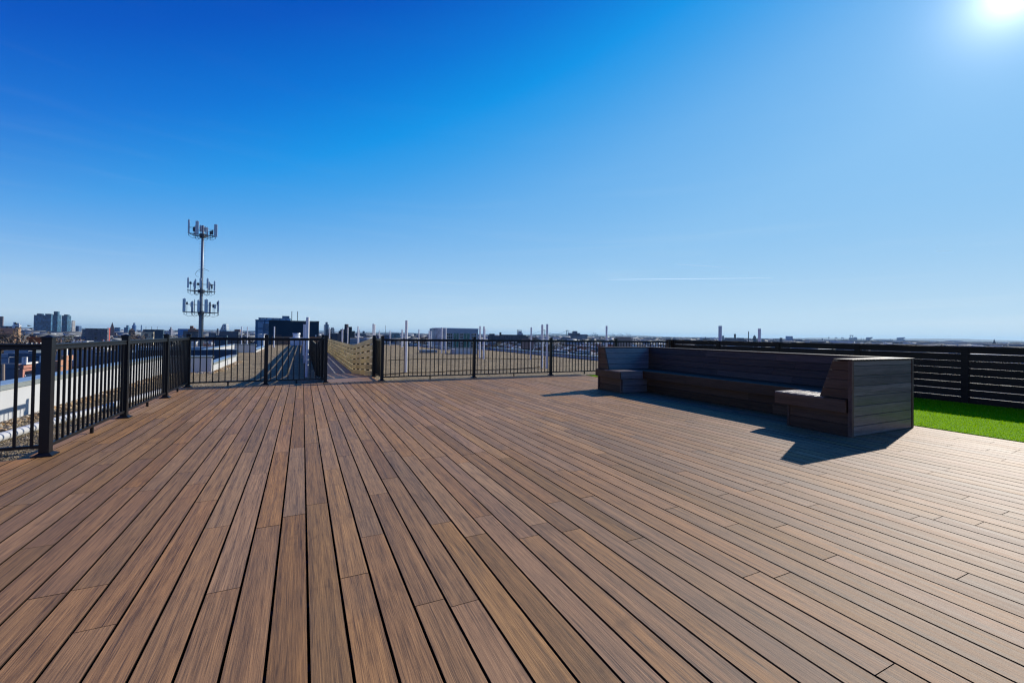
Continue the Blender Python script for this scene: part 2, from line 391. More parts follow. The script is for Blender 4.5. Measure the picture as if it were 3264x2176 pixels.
def railing(label, pts, skip_first=False, foot=True, skip_last=False):
    r = empty('metal_railing', (0, 0, 0), label=label, cat='railing', group='black metal railings round the deck')
    r.location = (pts[0][0], pts[0][1], 0); ox, oy = pts[0]
    for i, (x, y) in enumerate(pts):
        if not ((skip_first and i == 0) or (skip_last and i == len(pts) - 1)): post(x - ox, y - oy, r)
    for (x0, y0), (x1, y1) in zip(pts, pts[1:]):
        L = math.hypot(x1 - x0, y1 - y0); alongx = abs(x1 - x0) > abs(y1 - y0)
        s = .04
        def bar(w, z0, z1, a=s, b=L - s):
            dm = MB(); sx = 1 if (x1 - x0 if alongx else y1 - y0) > 0 else -1
            a_, b_ = sorted((sx * a, sx * b))
            if alongx: dm.box(x0 - ox + a_, y0 - oy - w, z0, x0 - ox + b_, y0 - oy + w, z1)
            else: dm.box(x0 - ox - w, y0 - oy + a_, z0, x0 - ox + w, y0 - oy + b_, z1)
            return dm
        dm = bar(.024, 1.012, 1.043); dm2 = bar(.019, 1.043, 1.052); dm3 = bar(.026, 1.052, 1.071)
        for e in (dm2, dm3): dm.add(e.v, e.f)
        dm.build('top_rail', 'black', r, bevel=.003)
        bar(.017, .075, .105).build('bottom_rail', 'black', r, bevel=.002)
        nb = int(round((L - .08) / .1165)); sp = (L - .08) / nb; sg = 1 if (x1 - x0 if alongx else y1 - y0) > 0 else -1
        for j in range(nb):
            t = .04 + sp * (j + .5)
            cx, cy = (x0 - ox + sg * t, y0 - oy) if alongx else (x0 - ox, y0 - oy + sg * t)
            dm = MB(); dm.box(cx - .0095, cy - .0095, .105, cx + .0095, cy + .0095, 1.012); dm.build('baluster', 'black', r)
        if foot:
            t = L / 2; cx, cy = (x0 - ox + sg * t, y0 - oy) if alongx else (x0 - ox, y0 - oy + sg * t)
            dm = MB(); dm.box(cx - .014, cy - .014, 0.0, cx + .014, cy + .014, .075); dm.build('support_foot', 'black', r)
FY = 11.42
railing('black metal railing run along the left deck edge from the near corner post', [(-2.2, 5.70), (-2.2, 7.73), (-2.2, 9.73), (-2.2, FY)])
railing('black railing panel leaving the picture at the left margin', [(-2.2, 5.70), (-4.4, 5.70)], skip_first=True, skip_last=True)
railing('black metal railing across the far deck edge, left of the gate opening', [(-2.2, FY), (-.74, FY), (.52, FY)], skip_first=True)
railing('short black railing return on the left side of the gate opening', [(.52, FY), (.50, 12.52)], skip_first=True, foot=False)
railing('black metal railing across the far deck edge, right of the gate opening', [(1.85, FY), (4.36, FY), (6.87, FY), (9.37, FY), (11.70, FY)], skip_last=True)
railing('short black railing return beside the pale board fence', [(1.85, FY), (1.80, 12.52)], skip_first=True, foot=False)

# ------------------------------------------------------------------ board fences of the walkway
def board_fence(label, x, segs, side, mat='pine', name='wooden_fence', posts_every=1.22, nb=6, bw=.142, gap=.042):
    """segs: list of (y, z) ground points; side=+1 posts on +X side of the boards"""
    r = empty(name, (x, segs[0][0], segs[0][1]), label=label, cat='wooden fence')
    oy, oz = segs[0]
    d = MB(); pts = []
    for (ya, za), (yb, zb) in zip(segs, segs[1:]):
        n = max(1, int(round((yb - ya) / posts_every)))
        for i in range(n):
            a, b = i / n, (i + 1) / n
            y0, y1 = ya + (yb - ya) * a, ya + (yb - ya) * b; z0, z1 = za + (zb - za) * a, za + (zb - za) * b
            pts.append((y0, z0))
            for k in range(nb):
                h = .01 + k * (bw + gap); j = random.uniform(-.004, .004)
                vs = [(sx, yy - oy, zz - oz + hh) for sx in (0, .025) for (yy, zz, hh) in ((y0 + .003, z0, h), (y1 - .003, z1, h), (y1 - .003, z1, h + bw + j), (y0 + .003, z0, h + bw + j))]
                vs = [(v[0] * -side, v[1], v[2]) for v in vs]
                d.add(vs, [(0, 1, 2, 3), (4, 7, 6, 5), (0, 4, 5, 1), (1, 5, 6, 2), (2, 6, 7, 3), (3, 7, 4, 0)])
    pts.append(segs[-1])
    d.build('boards', mat, r)
    for y, z in pts:
        p = MB(); xa, xb = sorted((.003 * side, .085 * side)); p.box(xa, y - oy - .042, z - oz - .02, xb, y - oy + .042, z - oz + 1.085)
        p.build('post', 'black' if mat != 'cedar' else 'black', r)
    return r
board_fence('pale yellow board fence dropping along the right side of the walkway', 1.78, [(12.62, 0), (17.7, RZ), (36.6, RZ)], 1)
board_fence('board fence with dark outer posts along the left side of the walkway', .53, [(12.62, 0), (17.7, RZ), (57.2, RZ)], -1)
# brown fence across the end of the walkway
r = empty('wooden_fence', (-3.2, 57.6, RZ), label='brown horizontal board fence across the far roof behind the exhaust fan', cat='wooden fence')
d = MB()
for k in range(5):
    for i in range(3): d.box(i * 1.95, 0, .03 + k * .2, i * 1.95 + 1.94, .03, .03 + k * .2 + .165)
d.build('boards', 'cedar', r)
for x in (0, 1.95, 3.9, 5.8):
    p = MB(); p.box(x - .04, .031, 0, x + .04, .11, 1.02); p.build('post', 'black', r)
board_fence('brown fence return at the far end of the walkway', 2.75, [(50.5, RZ), (57.5, RZ)], 1, 'cedar', nb=5, bw=.165, gap=.035)

# ------------------------------------------------------------------ dark privacy fence and turf
PX = 11.79
r = empty('privacy_fence', (PX, 11.3, 0), label='dark brown slatted privacy fence running along the artificial turf', cat='privacy fence')
ys = [11.3, 9.44, 7.54, 5.63, 3.79, 1.92, .05, -1.82, -3.7]
d = MB()
for k in range(8):
    z0 = -.022 + k * .1416 + .006
    for ya, yb in zip(ys, ys[1:]): d.box(0, yb - 11.3 + .003, z0, .022, ya - 11.3 - .003, z0 + .1416 - .0105)
d.build('slats', 'screen', r)
for y in ys:
    p = MB(); p.box(-.012, y - 11.3 - .055, -.02, -.0015, y - 11.3 + .055, 1.108); p.box(.0235, y - 11.3 - .045, -.3, .11, y - 11.3 + .045, 1.10); p.build('post', 'screen', r)
d = MB()
for ya, yb in zip(ys, ys[1:]): d.box(-.02, yb - 11.3, 1.1105, .05, ya - 11.3, 1.1225)
d.build('top_cap', 'screen', r)
# end post where it meets the railing
tag(MB().box(PX - .14, FY - .09, 0, PX - .03, FY + .03, 1.13).build('fence_end_post', 'bench_z', bevel=.004), 'brown wooden end post between the black railing and privacy fence', 'post')
m, nt, b = newmat('artificial_turf')
v = mapped(nt, (1, 1, 1))
c = ramp(nt, [(.3, (.10, .25, .001)), (.55, (.19, .40, .002)), (.8, (.28, .52, .003))], noise(nt, v, 45, 5, .8))
nt.links.new(c, b.inputs['Base Color']); b.inputs['Roughness'].default_value = .9; b.inputs['Specular IOR Level'].default_value = .02
M['turf'] = m
tag(MB().box(TURF, -4.5, -.04, PX - .02, 11.12, -.002).build('turf_base', 'turf'), kind='structure')
tag(MB().box(TURF - .02, -4.5, -.05, TURF - .001, 11.13, -.012).build('turf_gap_shade', 'gap_backing'), kind='structure')  # dark strip standing in for the shadow in the gap along the turf
nB = 60000
u = RNG.random(nB)
yy = np.where(u < .8, RNG.uniform(.2, 5.0, nB), RNG.uniform(5, 11.1, nB)); xx = RNG.uniform(TURF, PX - .03, nB)
Pt = np.stack([xx, yy, np.full(nB, -.002)], -1); h = RNG.uniform(.010, .022, nB)
S = np.stack([np.full(nB, .006), RNG.uniform(-.02, .02, nB), h], -1)
mt_, ntt, bb = newmat('turf_blades'); bb.inputs['Base Color'].default_value = (.22, .42, .001, 1); bb.inputs['Roughness'].default_value = .8; bb.inputs['Specular IOR Level'].default_value = .03
tl = ntt.nodes.new('ShaderNodeBsdfTranslucent'); tl.inputs[0].default_value = (.36, .62, .002, 1); mx = ntt.nodes.new('ShaderNodeMixShader'); mx.inputs[0].default_value = .45
ntt.links.new(bb.outputs[0], mx.inputs[1]); ntt.links.new(tl.outputs[0], mx.inputs[2]); ntt.links.new(mx.outputs[0], ntt.nodes['Material Output'].inputs['Surface'])
scatter('artificial_grass', mt_, Pt, S, [(-.6, 0, 0), (.6, 0, 0), (0, 1, 1)], [(0, 1, 2)], 0.0, dict(kind='stuff', label='bright green artificial turf blades between deck and privacy fence', cat='grass'))

# ------------------------------------------------------------------ U-shaped bench
BX0, BX1, BY0, BY1 = 6.16, 7.70, 3.0, 8.12
TH = .97; SEAT = .468
b0 = empty('built_in_bench', (BX0, BY0, 0), label='dark wooden U-shaped built-in bench on the deck in front of the turf', cat='bench')
LX, LY = BX1 - BX0, BY1 - BY0      # local size
def planks_face(plane, fixed, a0, a1, z0, z1, n, mat, name, thick=.018, out=-1, parent=b0, joints=()):
    """horizontal cladding boards on a plane x=fixed or y=fixed; out = outward direction sign"""
    d = MB(); hgt = (z1 - z0) / n; cuts = [a0] + list(joints) + [a1]
    for i in range(n):
        cc = cuts if i % 2 else [a0, a1] if not joints else [a0] + [j * .62 + .3 for j in joints] + [a1]
        cc = sorted(set(c for c in cc if a0 <= c <= a1))
        for p, q in zip(cc, cc[1:]):
            f0, f1 = sorted((fixed, fixed + out * thick))
            if plane == 'y': d.box(p + .0008, f0, z0 + i * hgt + .0035, q - .0008, f1, z0 + (i + 1) * hgt - .0035)
            else: d.box(f0, p + .0008, z0 + i * hgt + .0035, f1, q - .0008, z0 + (i + 1) * hgt - .0035)
    return d.build(name, mat, parent, bevel=.0015)
# dark core (carcass) so gaps between boards look black
d = MB()
d.prism([(.03, .02), (LX - .02, .02), (LX - .02, .28), (.03, .33)], .001, .30)
d.box(.03, .281, .001, LX - .021, .78, .30)
d.box(LX - .80, .781, .001, LX - .022, LY - .79, .30)
d.box(.03, LY - .789, .001, LX - .021, LY - .02, .30)
# back carcass: near, main, far
d.prism([(.02, .301), (.355, .301), (.195, TH - .03), (.02, TH - .03)], .03, LX - .02, 'x')
d.prism([(LY - .02, .302), (LY - .355, .302), (LY - .195, TH - .031), (LY - .02, TH - .031)], .03, LX - .023, 'x')
d.prism([(LX - .024, .303), (LX - .355, .303), (LX - .195, TH - .032), (LX - .024, TH - .032)], .2, LY - .2, 'y')
d.build('carcass', 'gap_backing', b0)
# outer cladding
planks_face('y', .019, .046, LX - .046, .004, .885, 7, 'bench_x', 'outer_cladding')
planks_face('y', .019, .046, LX - .046, .885, TH - .022, 1, 'bench_x', 'outer_cladding')
planks_face('y', LY - .019, .046, LX - .046, .004, TH - .022, 8, 'bench_x', 'outer_cladding', out=1)
planks_face('x', LX - .019, .046, LY - .046, .004, TH - .022, 8, 'bench_y', 'outer_cladding', out=1, joints=(1.8, 3.5))
# corner trims
for (x0, y0, x1, y1) in ((-.006, -.006, .040, .040), (LX - .040, -.006, LX + .006, .040), (-.006, LY - .040, .040, LY + .006), (LX - .040, LY - .040, LX + .006, LY + .006)):
    MB().box(x0, y0, .001, x1, y1, TH - .0205).build('corner_trim', 'bench_z', b0, bevel=.002)
# end faces of the wings (profile towards -X)
def wing_end(y_out, sg, name='end_panel'):
    # boards of the slanted profile above the seat
    d = MB(); n = 4
    for i in range(n):
        za = SEAT + .004 + (TH - .022 - SEAT - .004) * i / n; zb = SEAT + .004 + (TH - .022 - SEAT - .004) * (i + 1) / n - .004
        def sl(z): return .372 - (.372 - .21) * (z - SEAT) / (TH - SEAT)
        y0 = .042
        vs = [(x, y_out + sg * yy, z) for x in (.001, .029) for yy, z in ((y0, za), (sl(za), za), (sl(zb), zb), (y0, zb))]
        d.add(vs, [(0, 1, 2, 3), (4, 7, 6, 5), (0, 4, 5, 1), (1, 5, 6, 2), (2, 6, 7, 3), (3, 7, 4, 0)])
    d.build(name, 'bench_y', b0, bevel=.0015)
    # plinth face
    ya, yb = sorted((y_out + sg * .042, y_out + sg * .785))
    d = MB()
    for i in range(2): d.box(.012, ya, .004 + i * .148, .029, yb, .004 + (i + 1) * .148 - .006)
    d.build('plinth_board', 'bench_y', b0, bevel=.0015)
    ya, yb = sorted((y_out + sg * .765, y_out + sg * .80)); MB().box(.004, ya, .002, .04, yb, .30).build('corner_trim', 'bench_z', b0)
wing_end(0, 1); wing_end(LY, -1)
# plinth faces inside the U
planks_face('y', .781, .041, LX - .80, .004, .30, 2, 'bench_x', 'plinth_board', out=1)
planks_face('y', LY - .79, .041, LX - .80, .004, .30, 2, 'bench_x', 'plinth_board', out=-1)
planks_face('x', LX - .801, .80, LY - .81, .004, .30, 2, 'bench_y', 'plinth_board', out=-1, joints=(1.9,))
# seat slabs: fascia + top boards
SD = .94; SL0 = .303
def seat_top(x0, x1, y0, y1, along):
    d = MB(); n = 6
    w = (y1 - y0) if along == 'x' else (x1 - x0)
    for i in range(n):
        a, c = i * w / n, (i + 1) * w / n - .005
        if along == 'x': d.box(x0, y0 + a, SEAT - .02, x1, y0 + c, SEAT)
        else: d.box(x0 + a, y0, SEAT - .02, x0 + c, y1, SEAT)
    return d.build('seat', 'bench_x' if along == 'x' else 'bench_y', b0, bevel=.0015)
seat_top(-.055, LX - .96, .30, SD, 'x'); seat_top(-.055, LX - .96, LY - .83, LY - .30, 'x'); seat_top(LX - .957, LX - .33, .302, LY - .303, 'y')
d = MB(); d.box(-.052, .05, SL0, .05, .299, SEAT - .002); d.build('seat_fascia', 'bench_y', b0, bevel=.002)     # stub beside the corner trim
MB().box(-.055, .045, SL0 - .001, -.026, SD - .001, SEAT - .0205).build('seat_fascia', 'bench_y', b0, bevel=.002)
MB().box(-.055, LY - .829, SL0 - .001, -.026, LY + .03, SEAT - .0205).build('seat_fascia', 'bench_y', b0, bevel=.002)
MB().box(-.052, LY - .299, SL0, .05, LY + .03, SEAT - .002).build('seat_fascia', 'bench_y', b0, bevel=.002)
MB().box(-.024, SD - .03, SL0, LX - .962, SD - .001, SEAT - .0205).build('seat_fascia', 'bench_x', b0, bevel=.002)
MB().box(-.024, LY - .829, SL0, LX - .962, LY - .80, SEAT - .0205).build('seat_fascia', 'bench_x', b0, bevel=.002)
MB().box(LX - .957, SD, SL0 + .001, LX - .93, LY - .831, SEAT - .0206).build('seat_fascia', 'bench_y', b0, bevel=.002)
d = MB(); d.box(-.02, .30, SL0 + .002, LX - .35, SD - .035, SEAT - .022); d.box(-.02, LY - .79, SL0 + .002, LX - .35, LY - .30, SEAT - .022); d.box(LX - .92, SD - .034, SL0 + .003, LX - .35, LY - .791, SEAT - .022); d.build('seat_frame', 'gap_backing', b0)
# slanted inner back boards
def back(run0, run1, kind, joints=()):
    d = MB(); n = 4; z0, z1 = SEAT + .004, TH - .022
    for i in range(n):
        za = z0 + (z1 - z0) * i / n + .003; zb = z0 + (z1 - z0) * (i + 1) / n - .003
        def sl(z): return .372 - (.372 - .205) * (z - SEAT) / (TH - SEAT)
        js = [run0] + [j + (.35 if i % 2 else 0) for j in joints] + [run1]
        for a, c in zip(js, js[1:]):
            pr = [(sl(za), za), (sl(za) - .018, za), (sl(zb) - .018, zb), (sl(zb), zb)]
            def X(p, t):
                if kind == 'near': return (t, p[0], p[1])
                if kind == 'far': return (t, LY - p[0], p[1])
                return (LX - p[0], t, p[1])
            vs = [X(p, a + .0008) for p in pr] + [X(p, c - .0008) for p in pr]
            d.add(vs, [(0, 1, 2, 3), (4, 7, 6, 5), (0, 4, 5, 1), (1, 5, 6, 2), (2, 6, 7, 3), (3, 7, 4, 0)])
    d.build('backrest', 'bench_y' if kind == 'main' else 'bench_x', b0, bevel=.0015)
back(.03, LX - .20, 'near'); back(.03, LX - .20, 'far'); back(.215, LY - .215, 'main', (1.45, 2.9))
# top cap: U of boards
d = MB()
d.box(-.012, -.012, TH - .02, LX - .215, .21, TH); d.box(-.012, LY - .21, TH - .02, LX - .215, LY + .012, TH)
for a, c in ((-.012, 1.85), (1.852, 3.7), (3.702, LY + .012)): d.box(LX - .213, a, TH - .02, LX + .012, c, TH)
d.build('top_cap', 'bench_y', b0, bevel=.002)

# ------------------------------------------------------------------ white pipes standing on the roof
def pipe(x, y, top, label, r_=.054, lean=0.0):
    d = MB(); h = top - RZ
    d.tube([(0, 0, 0), (0, 0, h)], r_, 20, cap=False)
    d.tube([(0, 0, h), (0, 0, h - .12)], r_ - .006, 20, cap=False)
    n = 20; vs = [((r_ if k < n else r_ - .006) * math.cos(2 * math.pi * k / n), (r_ if k < n else r_ - .006) * math.sin(2 * math.pi * k / n), h) for k in range(2 * n)]
    d.add(vs, [(k, (k + 1) % n, n + (k + 1) % n, n + k) for k in range(n)])
    o = d.build('vent_pipe', 'white_pvc', smooth=True); o.location = (x, y, RZ); o.rotation_euler = (lean, -lean * .6, 0)
    tag(o, label, 'pipe', 'tall white pipes standing on the gravel roof'); return o
pipes = [
 (.16, 16.7, 1.73, 'white pipe nearest the gate, just left of the walkway'),
 (.13, 24.2, 1.60, 'thin white pipe half hidden behind the nearest one left of the walkway'),
 (.09, 32.0, 1.72, 'white pipe left of the walkway, third one back, beside the exhaust fan'),
 (3.74, 17.4, 1.73, 'stout white pipe just right of the gate behind the railing'),
 (3.77, 26.6, 1.75, 'white pipe rising behind the near end of the pale board fence'),
 (4.15, 28.7, 1.75, 'slimmer white pipe touching the one behind the board fence end'),
 (4.24, 38.7, 1.75, 'white pipe rising above the corner of the pale board fence'),
 (4.43, 50.0, 1.75, 'white pipe in front of the old factory tower, left of the fence corner'),
 (4.48, 57.2, 1.74, 'white pipe above the middle of the pale board fence'),
 (4.45, 57.9, 1.60, 'white pipe just left of the one above the middle of the board fence'),
 (2.55, 49.0, 1.70, 'white pipe at the right corner of the dark penthouse wall'),
 (10.1, 41.4, 1.60, 'white pipe on the gravel midway between gate and glass pavilion'),
 (9.94, 48.6, 1.62, 'left pipe of the close pair left of the midway pipe'),
 (10.3, 49.9, 1.62, 'right pipe of the close pair left of the midway pipe'),
 (9.77, 54.8, 1.55, 'white pipe standing right of the gate post, far back by the roof edge'),
 (8.75, 56.6, 1.55, 'white pipe far back, second from the gate post'),
 (8.1, 57.4, 1.58, 'white pipe far back, in line with the thin distant mast'),
 (6.4, 57.0, 1.55, 'shortest white pipe far back, just right of the gate post'),
 (10.1, 33.8, 1.72, 'left white pipe of the pair in front of the glass pavilion'),
 (10.35, 33.5, 1.69, 'right white pipe of the pair in front of the glass pavilion'),
 (12.3, 45.9, 1.50, 'left thin white pipe of the pair just left of the glass pavilion'),
 (12.6, 46.2, 1.50, 'right thin white pipe of the pair just left of the glass pavilion'),
 (10.35, 26.1, 1.745, 'left white pipe of the trio at the right end of the glass pavilion'),
 (10.42, 25.6, 1.71, 'middle white pipe of the trio at the right end of the glass pavilion'),
 (13.22, 32.3, 1.69, 'thin right white pipe of the trio by the glass pavilion'),
 (13.09, 24.2, 1.70, 'lone white pipe between the glass pavilion and the distant bridge'),
 (10.37, 18.06, 1.72, 'left white pipe of the big pair beside the distant bridge'),
 (10.43, 17.70, 1.74, 'right white pipe of the big pair beside the distant bridge'),
 (15.5, 19.7, 1.79, 'white pipe rising behind the bench among the harbour cranes'),
 (12.25, 9.72, 1.60, 'big white pipe poking above the left part of the privacy fence'),
 (16.6, 11.35, 1.60, 'smaller white pipe poking above the privacy fence by the domed church'),
 (-6.15, 57.0, 1.70, 'left white pipe beyond the light well'),
 (-5.60, 57.0, 1.69, 'right white pipe beyond the light well'),
 (-2.48, 48.2, 1.70, 'white pipe in front of the dark penthouse doorway'),
]
for x, y, t, lb in pipes: pipe(x, y, t, lb)

# ------------------------------------------------------------------ things on the roof
hv = empty('exhaust_fan', (-.62, 56.3, RZ), label='white rooftop exhaust fan on a square curb by the brown fence', cat='roof fan')
MB().box(-.62, -.6, 0, .62, .6, .82).build('curb', 'white_pvc', hv, bevel=.01)
MB().box(-.70, -.68, .821, .70, .68, .87).build('curb_cap', 'alum', hv)
d = MB(); d.tube([(0, 0, .871), (0, 0, 1.05), (0, 0, 1.25), (0, 0, 1.40)], [.40, .37, .38, .44], 24); d.build('fan_drum', 'alum', hv, smooth=True)
# curved white corrugated hose on the near-left gravel
pts = [(-4.0, 4.9), (-3.93, 6.4), (-3.80, 7.9), (-3.62, 9.4), (-3.40, 11.0), (-3.20, 12.6), (-3.08, 13.6)]
P2 = []
for i in range(len(pts) - 1):
    for t in np.linspace(0, 1, 40, endpoint=False): P2.append((pts[i][0] + (pts[i + 1][0] - pts[i][0]) * t, pts[i][1] + (pts[i + 1][1] - pts[i][1]) * t, RZ + .06))
d = MB(); d.tube(P2, [0.060 + (.004 if i % 2 else 0) for i in range(len(P2))], 14)
tag(d.build('drain_hose', 'parapet', smooth=True), 'white ribbed hose lying on the gravel beside the left parapet', 'hose')

def pebbles(n, x0, x1, y0, y1, s0, s1, name, mat, **kw):
    P_ = np.stack([RNG.uniform(x0, x1, n), y0 + (y1 - y0) * RNG.random(n) ** 1.3, np.full(n, RZ + s0 * .3)], -1)
    s = RNG.uniform(s0, s1, n); S_ = np.stack([s, s * RNG.uniform(.6, 1, n), s * RNG.uniform(.5, .8, n)], -1)
    return P_, S_
P_, S_ = pebbles(16000, -4.4, -2.25, 4.8, 15.0, .006, .017, '', '')
scatter('loose_gravel', 'peb', P_, S_, OCT_V, OCT_F, .25, dict(kind='stuff', label='loose brown gravel between left railing and parapet', cat='gravel'))
a = [pebbles(1500, -4.43, -4.08, 4.5, 19.5, .02, .05, '', ''), pebbles(500, -3.03, -2.72, 19.9, 26.5, .02, .05, '', ''),
     pebbles(350, -4.4, -2.9, 19.2, 19.6, .02, .05, '', ''), pebbles(300, -3.02, -2.7, 37, 46, .02, .05, '', '')]
scatter('river_stones', 'rock', np.concatenate([q[0] for q in a]), np.concatenate([q[1] for q in a]), ICO_V, ICO_F, .15, dict(kind='stuff', label='pale river stones heaped along the foot of the left parapets', cat='stones'))
# black cables lying on gravel
for lb, pp in (('thin black cable snaking over the gravel right of the walkway', [(2.0, 16.2), (2.9, 16.6), (3.7, 17.2), (4.6, 17.0), (6.2, 17.5), (8.6, 17.6), (10.4, 18.3)]),
               ('thin black cable lying across the gravel before the glass pavilion', [(4.4, 25.2), (6, 25.9), (8, 25.6), (10.3, 26.1), (12.9, 24.5), (14.2, 24.4)])):
    d = MB(); d.tube([(x, y, RZ + .02) for x, y in pp], .016, 6); tag(d.build('cable', 'cable'), lb, 'cable')
# blue-white curb in front of the pavilion
o = MB().box(10.75, 32.3, RZ, 12.6, 32.5, .02).box(10.75, 32.51, RZ, 10.95, 33.6, .02).build('roof_curb', 'parapet'); tag(o, 'low white roof curb in front of the glass pavilion', 'curb')
o = MB().box(8.7, 34.6, RZ, 10.0, 35.5, -.12).build('roof_hatch', 'steel', bevel=.01); tag(o, 'low grey roof hatch left of the glass pavilion', 'roof hatch')

# glass pavilion (penthouse of the next building)
pv = empty('glass_pavilion', (0, 0, 0), label='silver rooftop pavilion with curved metal wall, gridded windows and green glass doors', cat='building')
def pvp(x, D): p = at(x, 1070, D); return Vector((p.x, p.y, 0))
DP = 55.0
A_, B_, C_ = pvp(1377, 59), pvp(1417, DP), pvp(1524, DP + 2)
ztop = 1.90; zb = -.62
pv.location = (B_.x, B_.y, zb)
def L_(p): return (p.x - B_.x, p.y - B_.y)
def wallquad(d, p, q, z0, z1, th=.0, off=0.0):
    dx, dy = q[0] - p[0], q[1] - p[1]; l = math.hypot(dx, dy); nx, ny = dy / l, -dx / l
    vs = [(px + nx * o_, py + ny * o_, z) for o_ in (off, off + th) for (px, py, z) in ((p[0], p[1], z0), (q[0], q[1], z0), (q[0], q[1], z1), (p[0], p[1], z1))]
    d.add(vs, [(0, 1, 2, 3), (4, 7, 6, 5), (0, 4, 5, 1), (1, 5, 6, 2), (2, 6, 7, 3), (3, 7, 4, 0)])
hh = ztop - zb
a_, b_, c_ = L_(A_), L_(B_), L_(C_)
poly = []
for i in range(9):            # curved left wall
    t = i / 8; bulge = math.sin(t * math.pi) * .55
    dx, dy = b_[0] - a_[0], b_[1] - a_[1]; l = math.hypot(dx, dy)
    poly.append((a_[0] + dx * t + dy / l * bulge, a_[1] + dy * t - dx / l * bulge))
full = poly + [c_, (c_[0] + 1.0, c_[1] + 5), (a_[0] + 1, a_[1] + 5)]
MB().prism(full, 0, hh).build('wall', 'pavwall', pv)
d = MB()
for i in range(8): wallquad(d, poly[i], poly[i + 1], .05, hh - .05, .03, .004)
d.build('curved_metal_wall', plain('mottled_metal', (.42, .44, .47), .4, .35, var=.6, vs=1.3), pv)
MB().prism([(x * 1.02, y) for x, y in full], hh + .001, hh + .07).build('roof', 'alum', pv)
for t0, t1, kind in ((.04, .22, 'w'), (.25, .41, 'd'), (.435, .53, 'w'), (.545, .74, 'd'), (.79, .94, 'w')):
    p = (b_[0] + (c_[0] - b_[0]) * t0, b_[1] + (c_[1] - b_[1]) * t0); q = (b_[0] + (c_[0] - b_[0]) * t1, b_[1] + (c_[1] - b_[1]) * t1)
    d = MB(); wallquad(d, p, q, .1, hh * .77, .02, .005); w = d.build('window' if kind == 'w' else 'glass_door', 'darkglass' if kind == 'w' else 'green_glass', pv)
    d = MB(); nx_ = 3 if kind == 'w' else 2
    for i in range(nx_ + 1):
        t = i / nx_; m_ = (p[0] + (q[0] - p[0]) * t, p[1] + (q[1] - p[1]) * t); e = .02 / math.hypot(q[0] - p[0], q[1] - p[1])
        m2 = (m_[0] + (q[0] - p[0]) * e, m_[1] + (q[1] - p[1]) * e); wallquad(d, m_, m2, .1, hh * .77, .03, .026)
    if kind == 'w':
        for i in range(6): z = .1 + (hh * .77 - .1) * i / 5; wallquad(d, p, q, z - .015, z + .015, .03, .057)
    d.build('frame', 'trim', w)

# ------------------------------------------------------------------ cell tower
ct = at(637, 1150, 100.0)
tw = empty('antenna_tower', (ct.x, ct.y, GZ), az(641) * -1, label='tall grey monopole mast carrying three tiers of mobile phone antennas', cat='antenna tower')
def zt(y): return at(641, y, 100.0).z - GZ
ZT = zt(715)
d = MB(); d.tube([(0, 0, 0), (0, 0, zt(1080)), (0, 0, zt(1000)), (0, 0, zt(880)), (0, 0, ZT - .2)], [.33, .33, .31, .24, .21], 16); d.build('pole', 'steel', tw, smooth=True)
d = MB(); d.tube([(.36, -.32, 0), (.36, -.32, zt(995))], .07, 6); d.tube([(.22, -.42, 0), (.22, -.42, zt(1000))], .05, 6); d.build('cable_run', 'darksteel', tw)
d = MB()
for i in range(26):
    z = zt(870) + i * (ZT - 3 - zt(870)) / 26; s_ = -1 if i % 2 else 1
    d.tube([(.2 * s_, 0, z), (.52 * s_, 0, z)], .018, 4)
d.build('climbing_pegs', 'darksteel', tw)
d = MB(); d.tube([(-.2, -.2, zt(858)), (-.75, -.3, zt(866)), (-1.05, -.3, zt(876)), (-.8, -.3, zt(882)), (-.5, -.3, zt(883))], .03, 5); d.tube([(.2, -.2, zt(856)), (1.1, -.2, zt(862))], .03, 5); d.build('loose_cable', 'darksteel', tw)
def tier(ztop_, zplat, halfw, panels, rail=True):
    halfw *= .9; panels = [(a * .9, b_ * .9, c_ * .92, e_ * .87, g_ * .87, k_) for a, b_, c_, e_, g_, k_ in panels]
    d = MB(); hw = halfw; dp = halfw * .86
    ring = [(-hw, -dp * .5, zplat), (hw, -dp * .5, zplat), (hw * .55, dp * .75, zplat), (-hw * .55, dp * .75, zplat)]
    for a, c in zip(ring, ring[1:] + ring[:1]): d.tube([a, c], .06, 6)
    for p in ring: d.tube([(0, 0, zplat), p], .05, 6)
    for k in range(-3, 4): d.tube([(k * hw / 4, -dp * .5, zplat), (k * hw / 5, dp * .6, zplat - .02)], .025, 4)
    d.tube([(0, 0, zplat - .35), (0, 0, zplat + .3)], .5, 12)
    if rail:
        zr = zplat + (ztop_ - zplat) * .55
        for a, c in zip(ring, ring[1:] + ring[:1]): d.tube([(a[0], a[1], zr), (c[0], c[1], zr)], .025, 5)
    pf = d.build('platform', 'darksteel', tw)
    for (x, y, w, h, dz, kind) in panels:
        mt = MB(); mt.tube([(x, y + .12, zplat - .5), (x, y + .12, zplat + h + dz + .15)], .035, 6); mt.build('mounting_pipe', 'darksteel', tw)
        pn = MB(); pn.box(x - w / 2, y - .1, zplat + dz, x + w / 2, y + .06, zplat + dz + h)
        pn.build('antenna_panel' if kind == 'p' else 'radio_unit', 'panelgrey' if kind != 'k' else 'darksteel', tw, bevel=.03)
        if kind == 'p':
            c_ = MB(); c_.tube([(x, y, zplat + dz), (x + .05, y, zplat - .45), (x * .75, y * .6, zplat - .8), (x * .2, y * .2, zplat - .45)], .03, 5); c_.build('antenna_cable', 'darksteel', tw)
